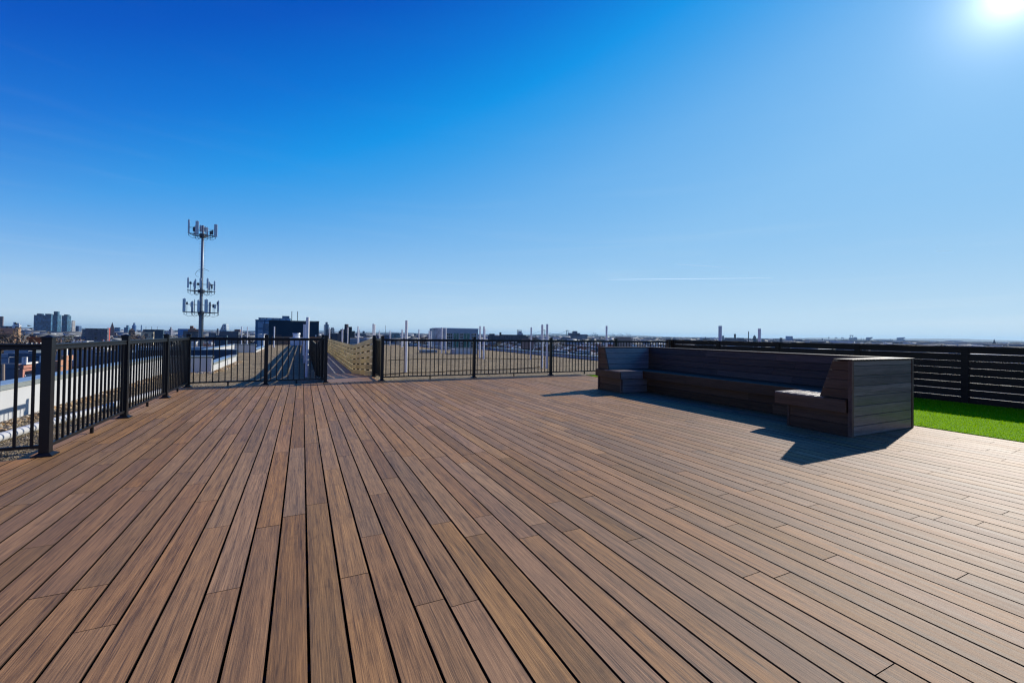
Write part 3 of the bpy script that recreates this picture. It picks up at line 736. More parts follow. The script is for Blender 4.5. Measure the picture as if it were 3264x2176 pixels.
tier(zt(715), zt(750), 2.45, [(-2.35, -1.2, .30, 2.85, -.1, 'p'), (-1.5, -.9, .38, .9, .5, 'k'), (-.98, -1.25, .55, 2.8, -.1, 'p'), (-.4, .5, .35, 1.3, .9, 'r'), (.0, .9, .3, 1.0, .8, 'k'), (.42, -.9, .5, 1.0, .7, 'r'), (.75, 1.4, .32, 2.0, .1, 'p'), (1.6, -.7, .36, .9, .3, 'k'), (2.18, -1.2, .58, 2.7, -.2, 'p'), (-1.3, 1.3, .3, 2.0, .1, 'p'), (1.3, 1.3, .3, .8, .6, 'k')])
tier(zt(888), zt(928), 2.35, [(-2.25, -1.1, .30, 2.1, .5, 'p'), (-1.85, -.9, .36, .5, 1.3, 'k'), (-1.05, -1.0, .28, 1.9, .45, 'p'), (-1.25, -.7, .3, .9, .8, 'r'), (-.6, -.5, .4, .5, 1.2, 'k'), (-.2, -1.2, .34, 2.1, .6, 'p'), (1.0, -1.2, .34, 2.1, .6, 'p'), (1.45, -.8, .3, .6, 1.1, 'r'), (1.75, -.7, .28, .9, .6, 'k'), (2.2, -1.0, .28, 2.0, .2, 'p'), (-1.2, 1.3, .3, 1.8, .4, 'p'), (1.3, 1.3, .3, 1.8, .4, 'p')])
tier(zt(952), zt(996), 3.0, [(-2.8, -1.3, .50, 2.7, .05, 'p'), (-2.35, -1.0, .3, .5, 1.6, 'k'), (-1.55, -1.1, .45, 1.0, 1.1, 'r'), (-1.1, -1.1, .12, 2.6, 0, 'k'), (-.45, -1.3, .42, 2.5, .1, 'p'), (.85, -1.3, .60, 2.8, 0, 'p'), (1.55, -.9, .14, 2.1, .1, 'k'), (2.05, -1.0, .3, .7, 1.1, 'k'), (2.35, -1.0, .36, .9, .9, 'r'), (2.95, -1.2, .26, 2.4, .2, 'p'), (2.8, -.6, .3, .6, 1.8, 'k'), (-1.5, 1.6, .4, 2.3, .1, 'p'), (1.5, 1.6, .4, 2.3, .1, 'p')])

# ------------------------------------------------------------------ landmark buildings
WM = {}
def wallmat(c, kind='plain'):
    key = (c, kind)
    if key not in WM:
        nm = 'wall_%d' % len(WM)
        if kind == 'glass': WM[key] = facade(nm + '_glass', tuple(x * .75 for x in c), c, 3.0, 3.4, .22, .12)
        elif kind == 'grid': WM[key] = facade(nm + '_grid', c, (.04, .055, .075), 3.2, 3.3, .48, .2)
        elif kind == 'brick': WM[key] = plain(nm + '_brick', c, rough=.9, var=.22, vs=1.5, bmp=.3)
        else: WM[key] = plain(nm, c, rough=.8, var=.12, vs=.3)
    return WM[key]
ROOFM = [plain('roof_dark', (.055, .058, .062), .8, vs=.5), plain('roof_silver', (.50, .52, .55), .5, vs=.5), plain('roof_brown', (.12, .075, .06), .85, vs=.5), plain('roof_grey', (.22, .23, .24), .8, vs=.5)]
def bld(label, f0, f1, ytop, D, c, kind='plain', side=None, depth=None, roof=0, cat='building', name='building', face=False, win=None, extras=(), pent=None, cap=None, gable=None):
    """f0..f1: extent of the near facade as seen in the photo; side: how far its other visible wall reaches"""
    A = at(f0, ytop, D); B = at(f1, ytop, D)
    if face:
        mid = at((f0 + f1) / 2, ytop, D); wdt = (B - A).length; rz = -math.atan2(mid.x, mid.y)
        org = Vector((A.x, A.y, 0)); rz = math.atan2(B.y - A.y, B.x - A.x); dep = depth or wdt * .5
    else:
        db = ray(f1, ytop); t = A.y / db.y; B = Vector((db.x * t, A.y, A.z)); wdt = B.x - A.x; rz = 0; org = Vector((A.x, A.y, 0)); dep = depth or 12
        if side is not None:
            ds = ray(side, ytop); xs = B.x if side > f1 else A.x
            if abs(ds.x) > 1e-6: dep = min(max(abs(xs / ds.x * ds.y - A.y), 1.5), 400)
    hgt = A.z - GZ
    r = empty(name, (org.x, org.y, GZ), rz, label=label, cat=cat)
    wm = wallmat(c, kind)
    if gable is None:
        MB().box(0, 0, 0, wdt, dep, hgt).build('wall', wm, r)
        MB().box(.3, .3, hgt + .001, wdt - .3, dep - .3, hgt + .05).build('roof', ROOFM[roof], r)
        lip = MB(); t = min(.25, wdt * .05); ch = cap or .45
        lip.box(-.06, -.06, hgt + .06, wdt + .06, t, hgt + ch); lip.box(-.06, dep - t, hgt + .06, wdt + .06, dep + .06, hgt + ch)
        lip.box(-.06, t + .001, hgt + .06, t, dep - t - .001, hgt + ch); lip.box(wdt - t, t + .001, hgt + .06, wdt + .06, dep - t - .001, hgt + ch)
        lip.build('parapet', wm, r)
    else:
        gh = gable
        MB().box(0, 0, 0, wdt, dep, hgt - gh).build('wall', wm, r)
        d = MB(); d.prism([(-.4, hgt - gh), (dep + .4, hgt - gh), (dep / 2, hgt)], -.3, wdt + .3, 'x'); d.build('roof', ROOFM[roof], r)
    if pent:
        for (a, b_, h) in pent:
            MB().box(wdt * a, dep * .25, hgt + .051, wdt * b_, dep * .75, hgt + h).build('penthouse', wm, r)
    if win:
        nx_, nz_, ww, wh = win
        for i in range(nx_):
            for j in range(nz_):
                cx_ = wdt * (i + .5) / nx_; cz = hgt - 1.9 - j * 3.1
                w = MB().box(cx_ - ww / 2, -.05, cz - wh / 2, cx_ + ww / 2, -.003, cz + wh / 2).build('window', 'darkglass', r)
                if D < 120: MB().box(cx_ - ww / 2 - .1, -.09, cz - wh / 2 - .16, cx_ + ww / 2 + .1, -.004, cz - wh / 2 - .003).box(cx_ - ww / 2 - .1, -.09, cz + wh / 2 + .003, cx_ + ww / 2 + .1, -.004, cz + wh / 2 + .18).build('sill', 'trim', w)
    for (fx, fy, w, dd, h, nm, mt) in extras:      # fractional position, size, height above roof
        MB().box(wdt * fx - w / 2, dep * fy - dd / 2, hgt + .052, wdt * fx + w / 2, dep * fy + dd / 2, hgt + h).build(nm, mt, r)
    r['wdt'] = 0; del r['wdt']
    return r, wdt, dep, hgt

GREYB = (.13, .16, .20); BLUEG = (.035, .085, .15); BEIGE = (.52, .46, .36); BRICK = (.36, .15, .09); WHITE = (.62, .62, .60); TAN = (.40, .30, .20)
# -- near left, seen through the railing
bld('large plain grey stucco building behind the left railing', 12, 90, 1116, 92, (.36, .38, .43), roof=0, side=91)
bld('grey shed-like extension with pale door on the stucco building roof', 90, 111, 1119, 82, (.15, .19, .23), side=112, roof=3, extras=())
bld('big navy walled building with flat roof behind the corner post', 29, 142, 1139, 74, (.085, .125, .175), side=143, roof=0, depth=10)
bld('pale grey low block at the left margin', -40, 28, 1141, 78, (.30, .33, .38), side=29)
bld('long slate-blue walled low building below the stucco building', -60, 55, 1177, 62, (.15, .18, .22), roof=3, side=56)
r_, w_, d_, h_ = bld('red brick house with white cornice and single sash window', 52, 73, 1177, 50, (.42, .19, .14), 'brick', roof=3, side=109, cap=.35, name='brick_house', cat='house', extras=((.35, .4, .15, .15, .9, 'vent_pipe', 'trim'), (.7, .4, .15, .15, .9, 'vent_pipe', 'trim')))
w_o = MB().box(w_ + .004, d_ * .20, h_ - 2.9, w_ + .05, d_ * .20 + .8, h_ - 1.25).build('window', 'darkglass', r_)
MB().box(w_ + .004, d_ * .20 - .12, h_ - 1.247, w_ + .09, d_ * .20 + .92, h_ - 1.02).box(w_ + .004, d_ * .20 - .12, h_ - 3.1, w_ + .12, d_ * .20 + .92, h_ - 2.903).build('sill', 'trim', w_o)
MB().box(w_ + .07, -.05, h_ + .36, w_ + .2, d_ + .05, h_ + .5).box(w_ + .004, .2, h_ - .55, w_ + .06, d_ - .2, h_ - .45).build('cornice', 'trim', r_)
bld('low blue-grey house beside the single-window brick house', 110, 142, 1172, 56, (.10, .14, .19), roof=1, side=143, extras=((.4, .3, .2, .2, 1.0, 'vent_pipe', 'trim'),))
bld('tan brick wall house half hidden by the near corner post', 172, 183, 1168, 50, (.45, .22, .13), 'brick', roof=3, side=203, name='brick_house', cat='house')
bld('taller tan brick house with dark slit window between the balusters', 198, 204, 1150, 56, (.48, .25, .15), 'brick', roof=1, side=229, name='brick_house', cat='house', extras=((.3, .4, .15, .15, 1.2, 'vent_pipe', 'trim'),))
bld('long grey-green sided building with sloping roof behind the left railing', 184, 300, 1116, 84, (.22, .25, .26), roof=3, gable=2.2, side=302, depth=11)
bld('grey two storey house right of the sided building', 300, 352, 1133, 78, (.22, .25, .28), 'grid', roof=1, side=354)
bld('dark blue walled house seen through the middle railing panel', 352, 415, 1128, 76, (.12, .17, .23), roof=0, side=417, pent=[(.2, .5, 1.4)])
bld('grey rendered house with white flues through the middle railing panel', 416, 470, 1135, 72, (.20, .23, .27), roof=1, side=472, extras=((.3, .4, .5, .5, 1.4, 'chimney', 'trim'), (.7, .4, .5, .5, 1.2, 'chimney', 'trim')))
bld('pale house behind the far end of the left railing', 471, 520, 1124, 84, (.34, .37, .41), 'grid', roof=1, side=522)
bld('dark house behind the last left railing panel', 521, 585, 1120, 88, (.14, .18, .24), 'grid', roof=1, side=587)
bld('dark blue flat block standing beside the antenna mast', 685, 722, 1075, 120, (.04, .085, .12), side=725, roof=1)
# orange mansard row with white gables
r_, w_, d_, h_ = bld('orange-red mansard row with white gables left of the corner post', 85, 143, 1080, 150, (.40, .10, .03), side=146, roof=0, name='rowhouse_terrace', cat='building')
for i in range(4):
    x = w_ * (i + .5) / 4
    MB().box(x - w_ * .07, -.9, h_ - 3.6, x + w_ * .07, -.003, h_ - 2.3).prism([(x - w_ * .1, h_ - 2.3), (x + w_ * .1, h_ - 2.3), (x, h_ - .8)], -.92, -.004, 'y').build('dormer', 'trim', r_)
MB().box(-.1, -1.4, 0, w_ + .1, -.93, h_ - 3.6).build('front_wall', wallmat((.62, .58, .5)), r_)
# -- left skyline
bld('brown unfinished high-rise cut by the left margin', -12, 9, 1009, 900, (.16, .12, .13), 'grid', side=12, depth=20)
bld('long blue-grey building low on the left skyline', -5, 38, 1040, 620, (.09, .14, .21), 'grid', side=40)
bld('brown roofed warehouse with orange brick end wall', -10, 45, 1044.5, 330, (.30, .17, .10), 'brick', side=66, roof=2, gable=2.9, extras=())
bld('brick chimney block of the brown roofed warehouse', 53, 59, 1046, 320, (.40, .24, .13), 'brick', side=67, depth=6)
bld('white stepped modern building behind the brown warehouse', 38, 62, 1038, 480, (.66, .67, .68), 'grid', side=68, roof=1, pent=[(.1, .45, 2.6), (.55, .9, 2)])
TOWER_B = (.025, .10, .19)
bld('wide blue slab tower with pale end wall, left of the tower cluster', 108, 163, 1004, 1500, TOWER_B, 'glass', side=173, pent=[(.12, .45, 4), (.6, .95, 4)])
bld('middle glass tower of the cluster, tallest, with pale blue face', 168, 184, 1003, 1450, (.02, .09, .16), 'glass', side=196, pent=[(0, .8, 8)])
bld('right blue slab tower of the cluster with pale end wall', 197, 215, 1006, 1400, (.02, .08, .14), 'glass', side=227, pent=[(.2, .9, 3)])
for sx, sy, D_, lb in ((163.5, 1005, 1497, 'pale concrete end wall of the wide blue slab tower'), ):
    pass
bld('cream point tower right of the blue tower cluster', 228, 231, 1022, 1600, (.35, .33, .32), 'grid', side=240)
bld('small blue and pink block right of the tower cluster', 241, 251, 1039, 1500, (.04, .10, .22), 'grid', side=260)
bld('low dark building with flat top right of the tower cluster', 262, 300, 1050, 700, (.10, .12, .15), 'grid', side=302)
bld('grey factory with red brick end wall', 272, 342, 1048, 420, (.11, .11, .13), 'grid', side=348, extras=())
MBr, w_, d_, h_ = bld('bright red brick end block of the grey factory', 342.5, 346, 1047, 425, (.45, .07, .05), 'brick', side=351)
bld('pale blue slab block on the skyline right of the church spire', 365, 382, 1044, 1300, (.06, .17, .30), 'grid', side=384)
bld('blue block with tan end on the left skyline', 395, 408, 1044, 1200, (.05, .16, .28), 'grid', side=416, pent=[(.4, .8, 5)])
bld('slim distant tower between the bottle-shaped tower and the long dark hall', 449, 451.5, 1036, 2400, (.05, .12, .25), 'plain', side=453)
bld('long dark flat-roofed hall with roof masts', 456, 520, 1051, 520, (.02, .05, .08), side=524, extras=tuple((f, .3, .25, .25, 3.2, 'mast', 'darksteel') for f in (.12, .4, .68)))
bld('beige stone hall with columns left of the second railing post', 450, 489, 1060, 330, (.50, .44, .30), 'grid', side=491)
bld('pinkish hospital block left of the flat blue building', 538, 545, 1050, 900, (.20, .20, .26), 'grid', side=552, pent=[(.3, .7, 4)])
bld('long flat bright blue building on the left skyline', 567, 600, 1048, 1100, (.03, .17, .38), side=606)
bld('dark school building with brick chimneys left of the mast', 584, 632, 1056, 420, (.035, .055, .085), 'grid', side=636, extras=((.52, .4, 2, 2, 4.4, 'chimney', wallmat((.20, .09, .06), 'brick')), (.62, .4, 3, 3, 2.8, 'chimney', wallmat((.35, .2, .13), 'brick')), (.8, .5, 9, 6, 2.0, 'stair_block', wallmat((.2, .12, .1), 'brick'))))
bld('low flat dark building right of the mast base', 665, 690, 1062, 500, (.06, .09, .13), 'grid', side=692)
bld('small square dark tower right of the mast', 691, 695, 1048, 700, (.08, .07, .09), 'grid', side=697)
r_, w_, d_, h_ = bld('slanted modern white and glass tower on the skyline right of the mast', 701, 722, 1052, 750, (.10, .20, .30), 'glass', side=731)
d = MB(); d.prism([(0, h_ + .5), (w_, h_ + .5), (w_ * .92, h_ + 9), (w_ * .45, h_ + 9)], 0, d_, 'y'); d.build('slanted_top', wallmat((.42, .5, .56), 'grid'), r_)
bld('dark flat block with stair tower left of the glass office', 700, 760, 1057, 430, (.06, .08, .11), side=764, extras=((.92, .5, 4, 5, 2.2, 'stair_block', wallmat((.25, .15, .12))),))
# -- glass office + dark penthouse box
bld('blue glass office building left of the dark penthouse box', 814, 925, 1021, 230, (.045, .16, .28), 'glass', roof=0, depth=40)
bld('set-back glass upper storeys of the blue office building', 824, 926, 1014.5, 262, (.05, .20, .32), 'glass', depth=20, pent=[(.72, .95, 1.8)])
r_, w_, d_, h_ = bld('large plain dark navy rooftop box behind the brown fence', 857, 1017, 1022.5, 68, (.012, .04, .062), depth=14, cap=.12, name='penthouse_block')
pw = r_
MB().box(w_ * .14, -.05, h_ - 5.2, w_ * .25, -.003, h_ - 1.85).build('doorway', wallmat((.055, .055, .07)), pw)
MB().box(w_ * .925, -.18, h_ - 2.25, w_ * .95, -.003, h_ - 1.85).build('wall_lamp', 'trim', pw)
MB().box(w_ * .28, -.08, h_ - 4.6, w_ * .29, -.003, h_ - 2.3).build('downpipe', 'trim', pw)
for fx, lb in ((.455, 'left'), (.57, 'right')):
    p = at(857 + 160 * fx, 1022, 70); d = MB(); d.tube([(0, 0, 0), (0, 0, 1.35)], .045, 6); o = d.build('antenna_mast', 'darksteel'); o.location = (p.x, p.y, p.z - .0)
    tag(o, '%s one of two thin masts standing on the navy rooftop box' % lb, 'mast')
bld('small low silver building at the foot of the glass office', 822, 841, 1070, 140, (.5, .52, .55), roof=1)
# -- centre skyline
bld('blue apartment tower right of the dark penthouse box', 1036.5, 1048, 1034, 1100, (.07, .17, .28), 'grid', side=1053, pent=[(.3, .8, 6)])
bld('dark teal block before the blue apartment tower', 1038, 1048, 1050, 620, (.02, .07, .11), 'grid', side=1049)
bld('cream windowed loft building below the blue apartment tower', 1049, 1066, 1050, 560, (.60, .56, .46), 'grid', side=1068, pent=[(.4, .95, 2.5)])
r_, w_, d_, h_ = bld('dark old factory with stepped tower and gable right of the gate', 1080, 1131, 1056, 330, (.025, .04, .06), 'grid', side=1132, extras=((.30, .5, 4, 5, 1.6, 'tower_block', wallmat((.03, .05, .07))), (.66, .5, 3.0, 6, 3.4, 'tower_block', wallmat((.02, .05, .06)))))
p = at(1104, 1070, 325); d = MB(); d.tube([(0, 0, 0), (0, 0, at(1104, 1033, 325).z - GZ)], 2.0, 12, r1=1.3); o = d.build('smokestack', wallmat((.05, .045, .05), 'brick'), smooth=True); o.location = (p.x, p.y, GZ); tag(o, 'tall dark brick smokestack behind the old factory', 'smokestack')
bld('dark teal roofed block below the old factory', 1046, 1090, 1065, 210, (.03, .055, .085), 'grid', side=1092)
bld('near dark grey flat block rising over the pale board fence', 1086, 1116, 1069, 105, (.035, .045, .06), side=None, depth=10)
bld('dark gabled church hall right of the old factory', 1117, 1165, 1076, 190, (.04, .05, .07), roof=0, gable=5, depth=15)
bld('low grey metal roofed shed beyond the board fence', 1117, 1190, 1087, 120, (.2, .25, .3), roof=1, depth=14)
bld('dark blue wooded church on the centre skyline', 1135, 1166, 1063, 1300, (.03, .06, .10), side=1168, extras=((.8, .5, 5, 5, 7.5, 'church_tower', wallmat((.03, .06, .1))),))
r_, w_, d_, h_ = bld('low teal glass sports building on the centre skyline', 1249, 1275, 1066, 700, (.04, .12, .16), 'glass', roof=1, pent=[(.1, .9, 2.5)])
bld('purple-brown small block behind the right gate post', 1202, 1212, 1071, 420, (.12, .08, .12), 'grid')
bld('white rowhouse block left of the teal sports building', 1227, 1240, 1070, 420, (.05, .09, .16), 'grid')
p = at(1228.5, 1070, 2200); d = MB(); d.tube([(0, 0, 0), (0, 0, at(1228.5, 1036, 2200).z - GZ)], 1.5, 6, r1=.6); o = d.build('radio_mast', 'darksteel'); o.location = (p.x, p.y, GZ); tag(o, 'thin faint radio mast on the centre skyline', 'mast')
bld('small dark skyscraper stub between the big pipe and the midway pipe', 1322, 1327, 1063, 1500, (.04, .08, .14), 'plain')
# -- power plant / factory left of the bridge
r_, w_, d_, h_ = bld('long dark brick factory with corner tower and stack', 1555, 1685, 1070, 560, (.035, .05, .075), 'grid', roof=0, face=True, depth=40, extras=((.09, .4, 7, 7, 2.8, 'tower_block', wallmat((.05, .06, .08), 'brick')), (.30, .5, 2.6, 2.6, 4.8, 'chimney', wallmat((.03, .05, .05))), (.62, .6, 34, 20, 1.7, 'upper_storey', wallmat((.03, .04, .05)))))
r_, w_, d_, h_ = bld('pale power plant with four stacks behind the dark factory', 1648, 1667, 1062, 900, (.30, .40, .50), 'grid', face=True, depth=20, pent=[(.2, .8, 4)])
for i in range(4):
    d = MB(); x = w_ * (.08 + .2 * i); d.tube([(x, 8, h_), (x, 8, h_ + 7.5)], .7, 8); d.build('stack', 'steel', r_)
# suspension bridge
bridge_c = plain('bridge_green_paint', (.015, .10, .15), .6, vs=.01)
DB = 5200
pa, pb = at(1734, 1068, DB), at(1808, 1068, DB)
L = (pb - pa).length; rz = math.atan2(pb.y - pa.y, pb.x - pa.x)
br = empty('suspension_bridge', (pa.x, pa.y, GZ), rz, label='distant blue-green suspension bridge with two towers on the horizon', cat='bridge')
tz = at(1808, 1052, DB).z - GZ; dz = at(1770, 1065.5, DB).z - GZ; dk2 = at(1808, 1068.0, DB).z - GZ
for x in (0, L):
    d = MB()
    for sx in (-9.5, 9.5): d.box(x + sx - 3.8, -5, 0, x + sx + 3.8, 5, tz)
    d.box(x - 12.3, -2.5, tz - 9, x + 12.3, 2.5, tz - .5); d.box(x - 6.7, -2.5, dz * .55, x + 6.7, 2.5, dz * .55 + 5)
    d.build('tower', bridge_c, br)
d = MB(); n = 24; pts = []
for i in range(n + 1): t = i / n; x = -L * .62 + t * L * 2.1; pts.append((x, dz + 3 - ((x - L / 2) / (L * 1.3)) ** 2 * 26))
for (x0, z0), (x1, z1) in zip(pts, pts[1:]):
    d.add([(x0, -10, z0 - 7), (x1, -10, z1 - 7), (x1, 10, z1 - 7), (x0, 10, z0 - 7), (x0, -10, z0), (x1, -10, z1), (x1, 10, z1), (x0, 10, z0)], [(0, 3, 2, 1), (4, 5, 6, 7), (0, 1, 5, 4), (1, 2, 6, 5), (2, 3, 7, 6), (3, 0, 4, 7)])
d.build('road_deck', bridge_c, br)
d = MB()
for yy in (-10, 10):
    d.tube([(L * t, yy, dz + 4 + (tz - dz - 4) * (2 * t - 1) ** 2) for t in np.linspace(0, 1, 17)], 1.2, 5)
    d.tube([(-L * .6, yy, dz - 10), (0, yy, tz)], .9, 5); d.tube([(L, yy, tz), (L * 1.6, yy, dz - 10)], .9, 5)
d.build('main_cable', bridge_c, br)
d = MB()
for i in range(-9, 30):
    x = L * i / 20; z = pts[0][1]
    zz = dz + 3 - ((x - L / 2) / (L * 1.3)) ** 2 * 26
    d.box(x - 2, -8, 0, x + 2, 8, zz - 7.2) if i < 0 or i > 20 else None
d.build('pier', bridge_c, br)
# brewery-like block and its neighbours
r_, w_, d_, h_ = bld('big stepped blue-grey industrial block right of the bridge', 1818, 1872, 1071, 1100, (.09, .17, .26), 'grid', face=True, depth=40, extras=((.22, .5, 30, 20, 8, 'upper_block', wallmat((.08, .15, .23), 'grid')), (.5, .5, 40, 20, 5, 'upper_block', wallmat((.09, .16, .25), 'grid')), (.27, .5, 12, 10, 13, 'tower_block', wallmat((.06, .11, .17))), (.9, .5, 14, 16, 4, 'upper_block', wallmat((.07, .13, .2), 'grid'))))
bld('long low annex left of the stepped industrial block', 1789, 1817, 1075, 1080, (.07, .12, .18), 'grid', face=True, depth=20)
for xx, lb in ((1824.5, 'left'), (1832, 'right')):
    p = at(xx, 1070, 2600); d = MB(); hz = at(xx, 1057.5, 2600).z - GZ; d.tube([(0, 0, 0), (0, 0, hz)], 1.6, 6); d.box(-3, -3, hz - 4, 3, 3, hz); o = d.build('floodlight_mast', 'darksteel'); o.location = (p.x, p.y, GZ); tag(o, '%s faint mast above the stepped industrial block' % lb, 'mast')
# harbour cranes
crane_c = plain('crane_haze_blue', (.06, .17, .30), .6, vs=.01)  # far haze painted in as a blue base colour
def crane(x, ytop, ybase, label, boom_up=False, D=6000, mirror=1):
    p = at(x, 1070, D); s = (at(x, ytop, D).z - at(x, ybase, D).z)
    zb_ = at(x, ybase, D).z - GZ
    r = empty('harbour_crane', (p.x, p.y, GZ), -az(x), label=label, cat='crane', group='harbour gantry cranes on the horizon')
    d = MB(); w = s * .5
    for sx in (-w, w): d.tube([(sx, 0, 0), (sx * .8, 0, zb_ + s * .35)], s * .035, 5)
    d.tube([(-w * .8, 0, zb_ + s * .3), (w * .8, 0, zb_ + s * .3)], s * .03, 5)
    d.tube([(-w * .6, 0, zb_ + s * .35), (0, 0, zb_ + s)], s * .03, 5); d.tube([(w * .6, 0, zb_ + s * .35), (0, 0, zb_ + s)], s * .03, 5)
    d.build('frame', crane_c, r)
    d = MB()
    if boom_up: d.tube([(-w * .8 * mirror, 0, zb_ + s * .4), (-s * 1.0 * mirror, 0, zb_ + s * 1.25)], s * .05, 5); d.tube([(0, 0, zb_ + s), (-s * .8 * mirror, 0, zb_ + s * 1.0)], s * .02, 4)
    else: d.tube([(-s * 1.25 * mirror, 0, zb_ + s * .42), (s * .9 * mirror, 0, zb_ + s * .42)], s * .05, 5); d.tube([(0, 0, zb_ + s), (-s * 1.1 * mirror, 0, zb_ + s * .45)], s * .018, 4)
    d.build('boom', crane_c, r)
    MB().box(w * .3, -w * .2, zb_ + s * .47, w * 1.0, w * .2, zb_ + s * .62).build('cabin', crane_c, r)
crane(1893, 1060.5, 1073, 'leftmost distant harbour crane, left of the pipe behind the bench')
crane(1899.5, 1061, 1073, 'second distant harbour crane, overlapping the leftmost one')
crane(1954, 1062, 1074, 'lone distant harbour crane just right of the pipe')
crane(1980, 1062, 1074, 'distant harbour crane above the grey sloped roof')
crane(2006, 1063, 1074, 'distant harbour crane with its boom raised high', True)
# grey sloped roof hall
r_, w_, d_, h_ = bld('dark brick hall with big grey sloping roof behind the bench', 1962, 2011, 1073, 330, (.08, .05, .06), 'brick', face=True, depth=26, roof=0, gable=7, cat='hall')
bld('dark slim chimney right of the grey sloping roof', 2013, 2015.5, 1076, 320, (.05, .05, .07), 'brick', face=True, depth=1.5, name='chimney_stack', cat='chimney')
bld('dark pyramid roofed church between the pipes left of the bridge', 1665, 1700, 1080, 200, (.05, .045, .05), face=True, gable=4.5, depth=13, roof=2)
# right skyline
def spire(x, ytop, ybody, D, w, label, c=(.05, .09, .13)):
    p = at(x, 1070, D); zb_ = at(x, ybody, D).z - GZ; zt_ = at(x, ytop, D).z - GZ
    r = empty('church', (p.x, p.y, GZ), -az(x), label=label, cat='church')
    MB().box(-w * .36, -w * .36, 0, w * .36, w * .36, zb_).build('tower', wallmat(c), r)
    d = MB(); q = w * .34; d.add([(-q, -q, zb_), (q, -q, zb_), (q, q, zb_), (-q, q, zb_), (0, 0, zt_)], [(0, 3, 2, 1), (0, 1, 4), (1, 2, 4), (2, 3, 4), (3, 0, 4)]); d.build('spire', wallmat(tuple(v * .7 for v in c)), r)
    MB().box(-w * 1.5, w * .37, 0, w * .7, w * 3, zb_ * .7).build('nave', wallmat(c), r)
spire(357, 1026, 1046, 900, 7, 'thin pointed church spire on the left skyline', (.12, .09, .10))
spire(3169, 1079.5, 1099, 1600, 11, 'pointed church spire above the privacy fence at far right')
spire(2249, 1072, 1081, 2200, 9, 'small pointed steeple on the skyline left of the big pipe')
spire(1057, 1055, 1068, 900, 8, 'small steeple beside the dark penthouse box', (.06, .12, .18))
spire(419.5, 1045, 1053, 600, 7, 'small dark belfry left of the bottle-shaped tower', (.1, .07, .06))
# bottle-shaped tower
p = at(427, 1070, 2000); hz = at(427, 1029, 2000).z - GZ; hb = at(427, 1036, 2000).z - GZ
d = MB(); d.tube([(0, 0, 0), (0, 0, hb * .92), (0, 0, hb), (0, 0, hz - 3), (0, 0, hz)], [6, 6, 4.0, 2.6, 3.2], 12); o = d.build('skyscraper', wallmat((.05, .13, .28))); o.location = (p.x, p.y, GZ); tag(o, 'distant bottle-shaped tower with narrowed top on the left skyline', 'skyscraper')
bld('tall narrow dark slab tower right of the big pipe', 2339.5, 2346, 1064.5, 1500, (.03, .06, .08), 'grid', face=True, depth=12)
bld('rounded grey building hugging the big pipe', 2301, 2308, 1070, 1800, (.08, .18, .26), 'plain', face=True, depth=12)
bld('long low roofed terrace building behind the fence, right of the big pipe', 2302, 2380, 1081, 1300, (.05, .10, .15), 'grid', face=True, depth=30, extras=((.35, .5, 28, 12, 4, 'upper_block', wallmat((.05, .1, .16))), (.75, .5, 16, 12, 4.5, 'upper_block', wallmat((.05, .1, .16)))))
bld('low dark long building left of the big pipe', 2240, 2262, 1079, 1500, (.03, .08, .12), 'grid', face=True, depth=15)
p = at(2386, 1080, 1100); d = MB(); d.tube([(0, 0, 0), (0, 0, at(2386, 1056, 1100).z - GZ)], 1.2, 10, r1=.9); o = d.build('smokestack', wallmat((.04, .05, .07))); o.location = (p.x, p.y, GZ); tag(o, 'tall thin smokestack left of the domed church', 'smokestack')
r_, w_, d_, h_ = bld('domed green-grey church beside the smaller pipe', 2399.5, 2411, 1079, 1100, (.04, .10, .13), 'plain', face=True, name='domed_church', cat='church', depth=9)
d = MB(); n = 10; s = w_ * .42
d.tube([(w_ / 2, d_ / 2, h_ + .5), (w_ / 2, d_ / 2, h_ + 3.5)] + [(w_ / 2, d_ / 2, h_ + 3.5 + s * 1.2 * math.sin(t)) for t in np.linspace(.1, 1.45, 6)] + [(w_ / 2, d_ / 2, h_ + 3.5 + s * 1.9)], [s, s] + [s * math.cos(t) for t in np.linspace(.1, 1.45, 6)] + [.1], 14); d.build('dome', wallmat((.03, .10, .12)), r_, smooth=True)
bld('small dark tower right of the smaller pipe', 2429, 2434, 1080, 1200, (.04, .08, .12), face=True, depth=6)
bld('small dark box building with shining roof, right of the domed church', 2485, 2494, 1077, 900, (.05, .06, .08), 'grid', face=True, roof=1, depth=8)
bld('pale blue modern high-rise on the right skyline', 2504, 2527, 1071.5, 1900, (.10, .26, .42), 'glass', face=True, depth=16)
bld('low brownish block right of the pale blue high-rise', 2529, 2558, 1082.5, 1500, (.10, .13, .2), 'grid', face=True, depth=14)
# stadium complex
stad = plain('stadium_haze_blue', (.06, .16, .30), .6, vs=.01)  # blue of the distance haze is put into this colour
def stadium(D, parts, label, x0, x1):
    p = at((x0 + x1) / 2, 1085, D); r = empty('stadium', (p.x, p.y, GZ), -az((x0 + x1) / 2), label=label, cat='stadium')
    inv = r.rotation_euler.z
    for (a, b_, y0, y1, nm) in parts:
        A = at(a, y1, D); B = at(b_, y1, D); Z1 = A.z - GZ; Z0 = at(a, y0, D).z - GZ if y0 else 0
        xa = (A - p).to_2d().length * (-1 if a < (x0 + x1) / 2 else 1); xb = (B - p).to_2d().length * (-1 if b_ < (x0 + x1) / 2 else 1)
        d = MB()
        if nm == 'wing_roof': d.prism([(xa, Z0), (xb * .35 + xa * .65, Z0 - 8), (xb, Z1 - 1), (xb, Z1 + 4), (xa, Z1)], -15, 15, 'y')
        else: d.box(xa, -30 if nm != 'floodlight' else -2, max(0, Z0), xb, 30 if nm != 'floodlight' else 2, Z1)
        d.build(nm, stad, r)
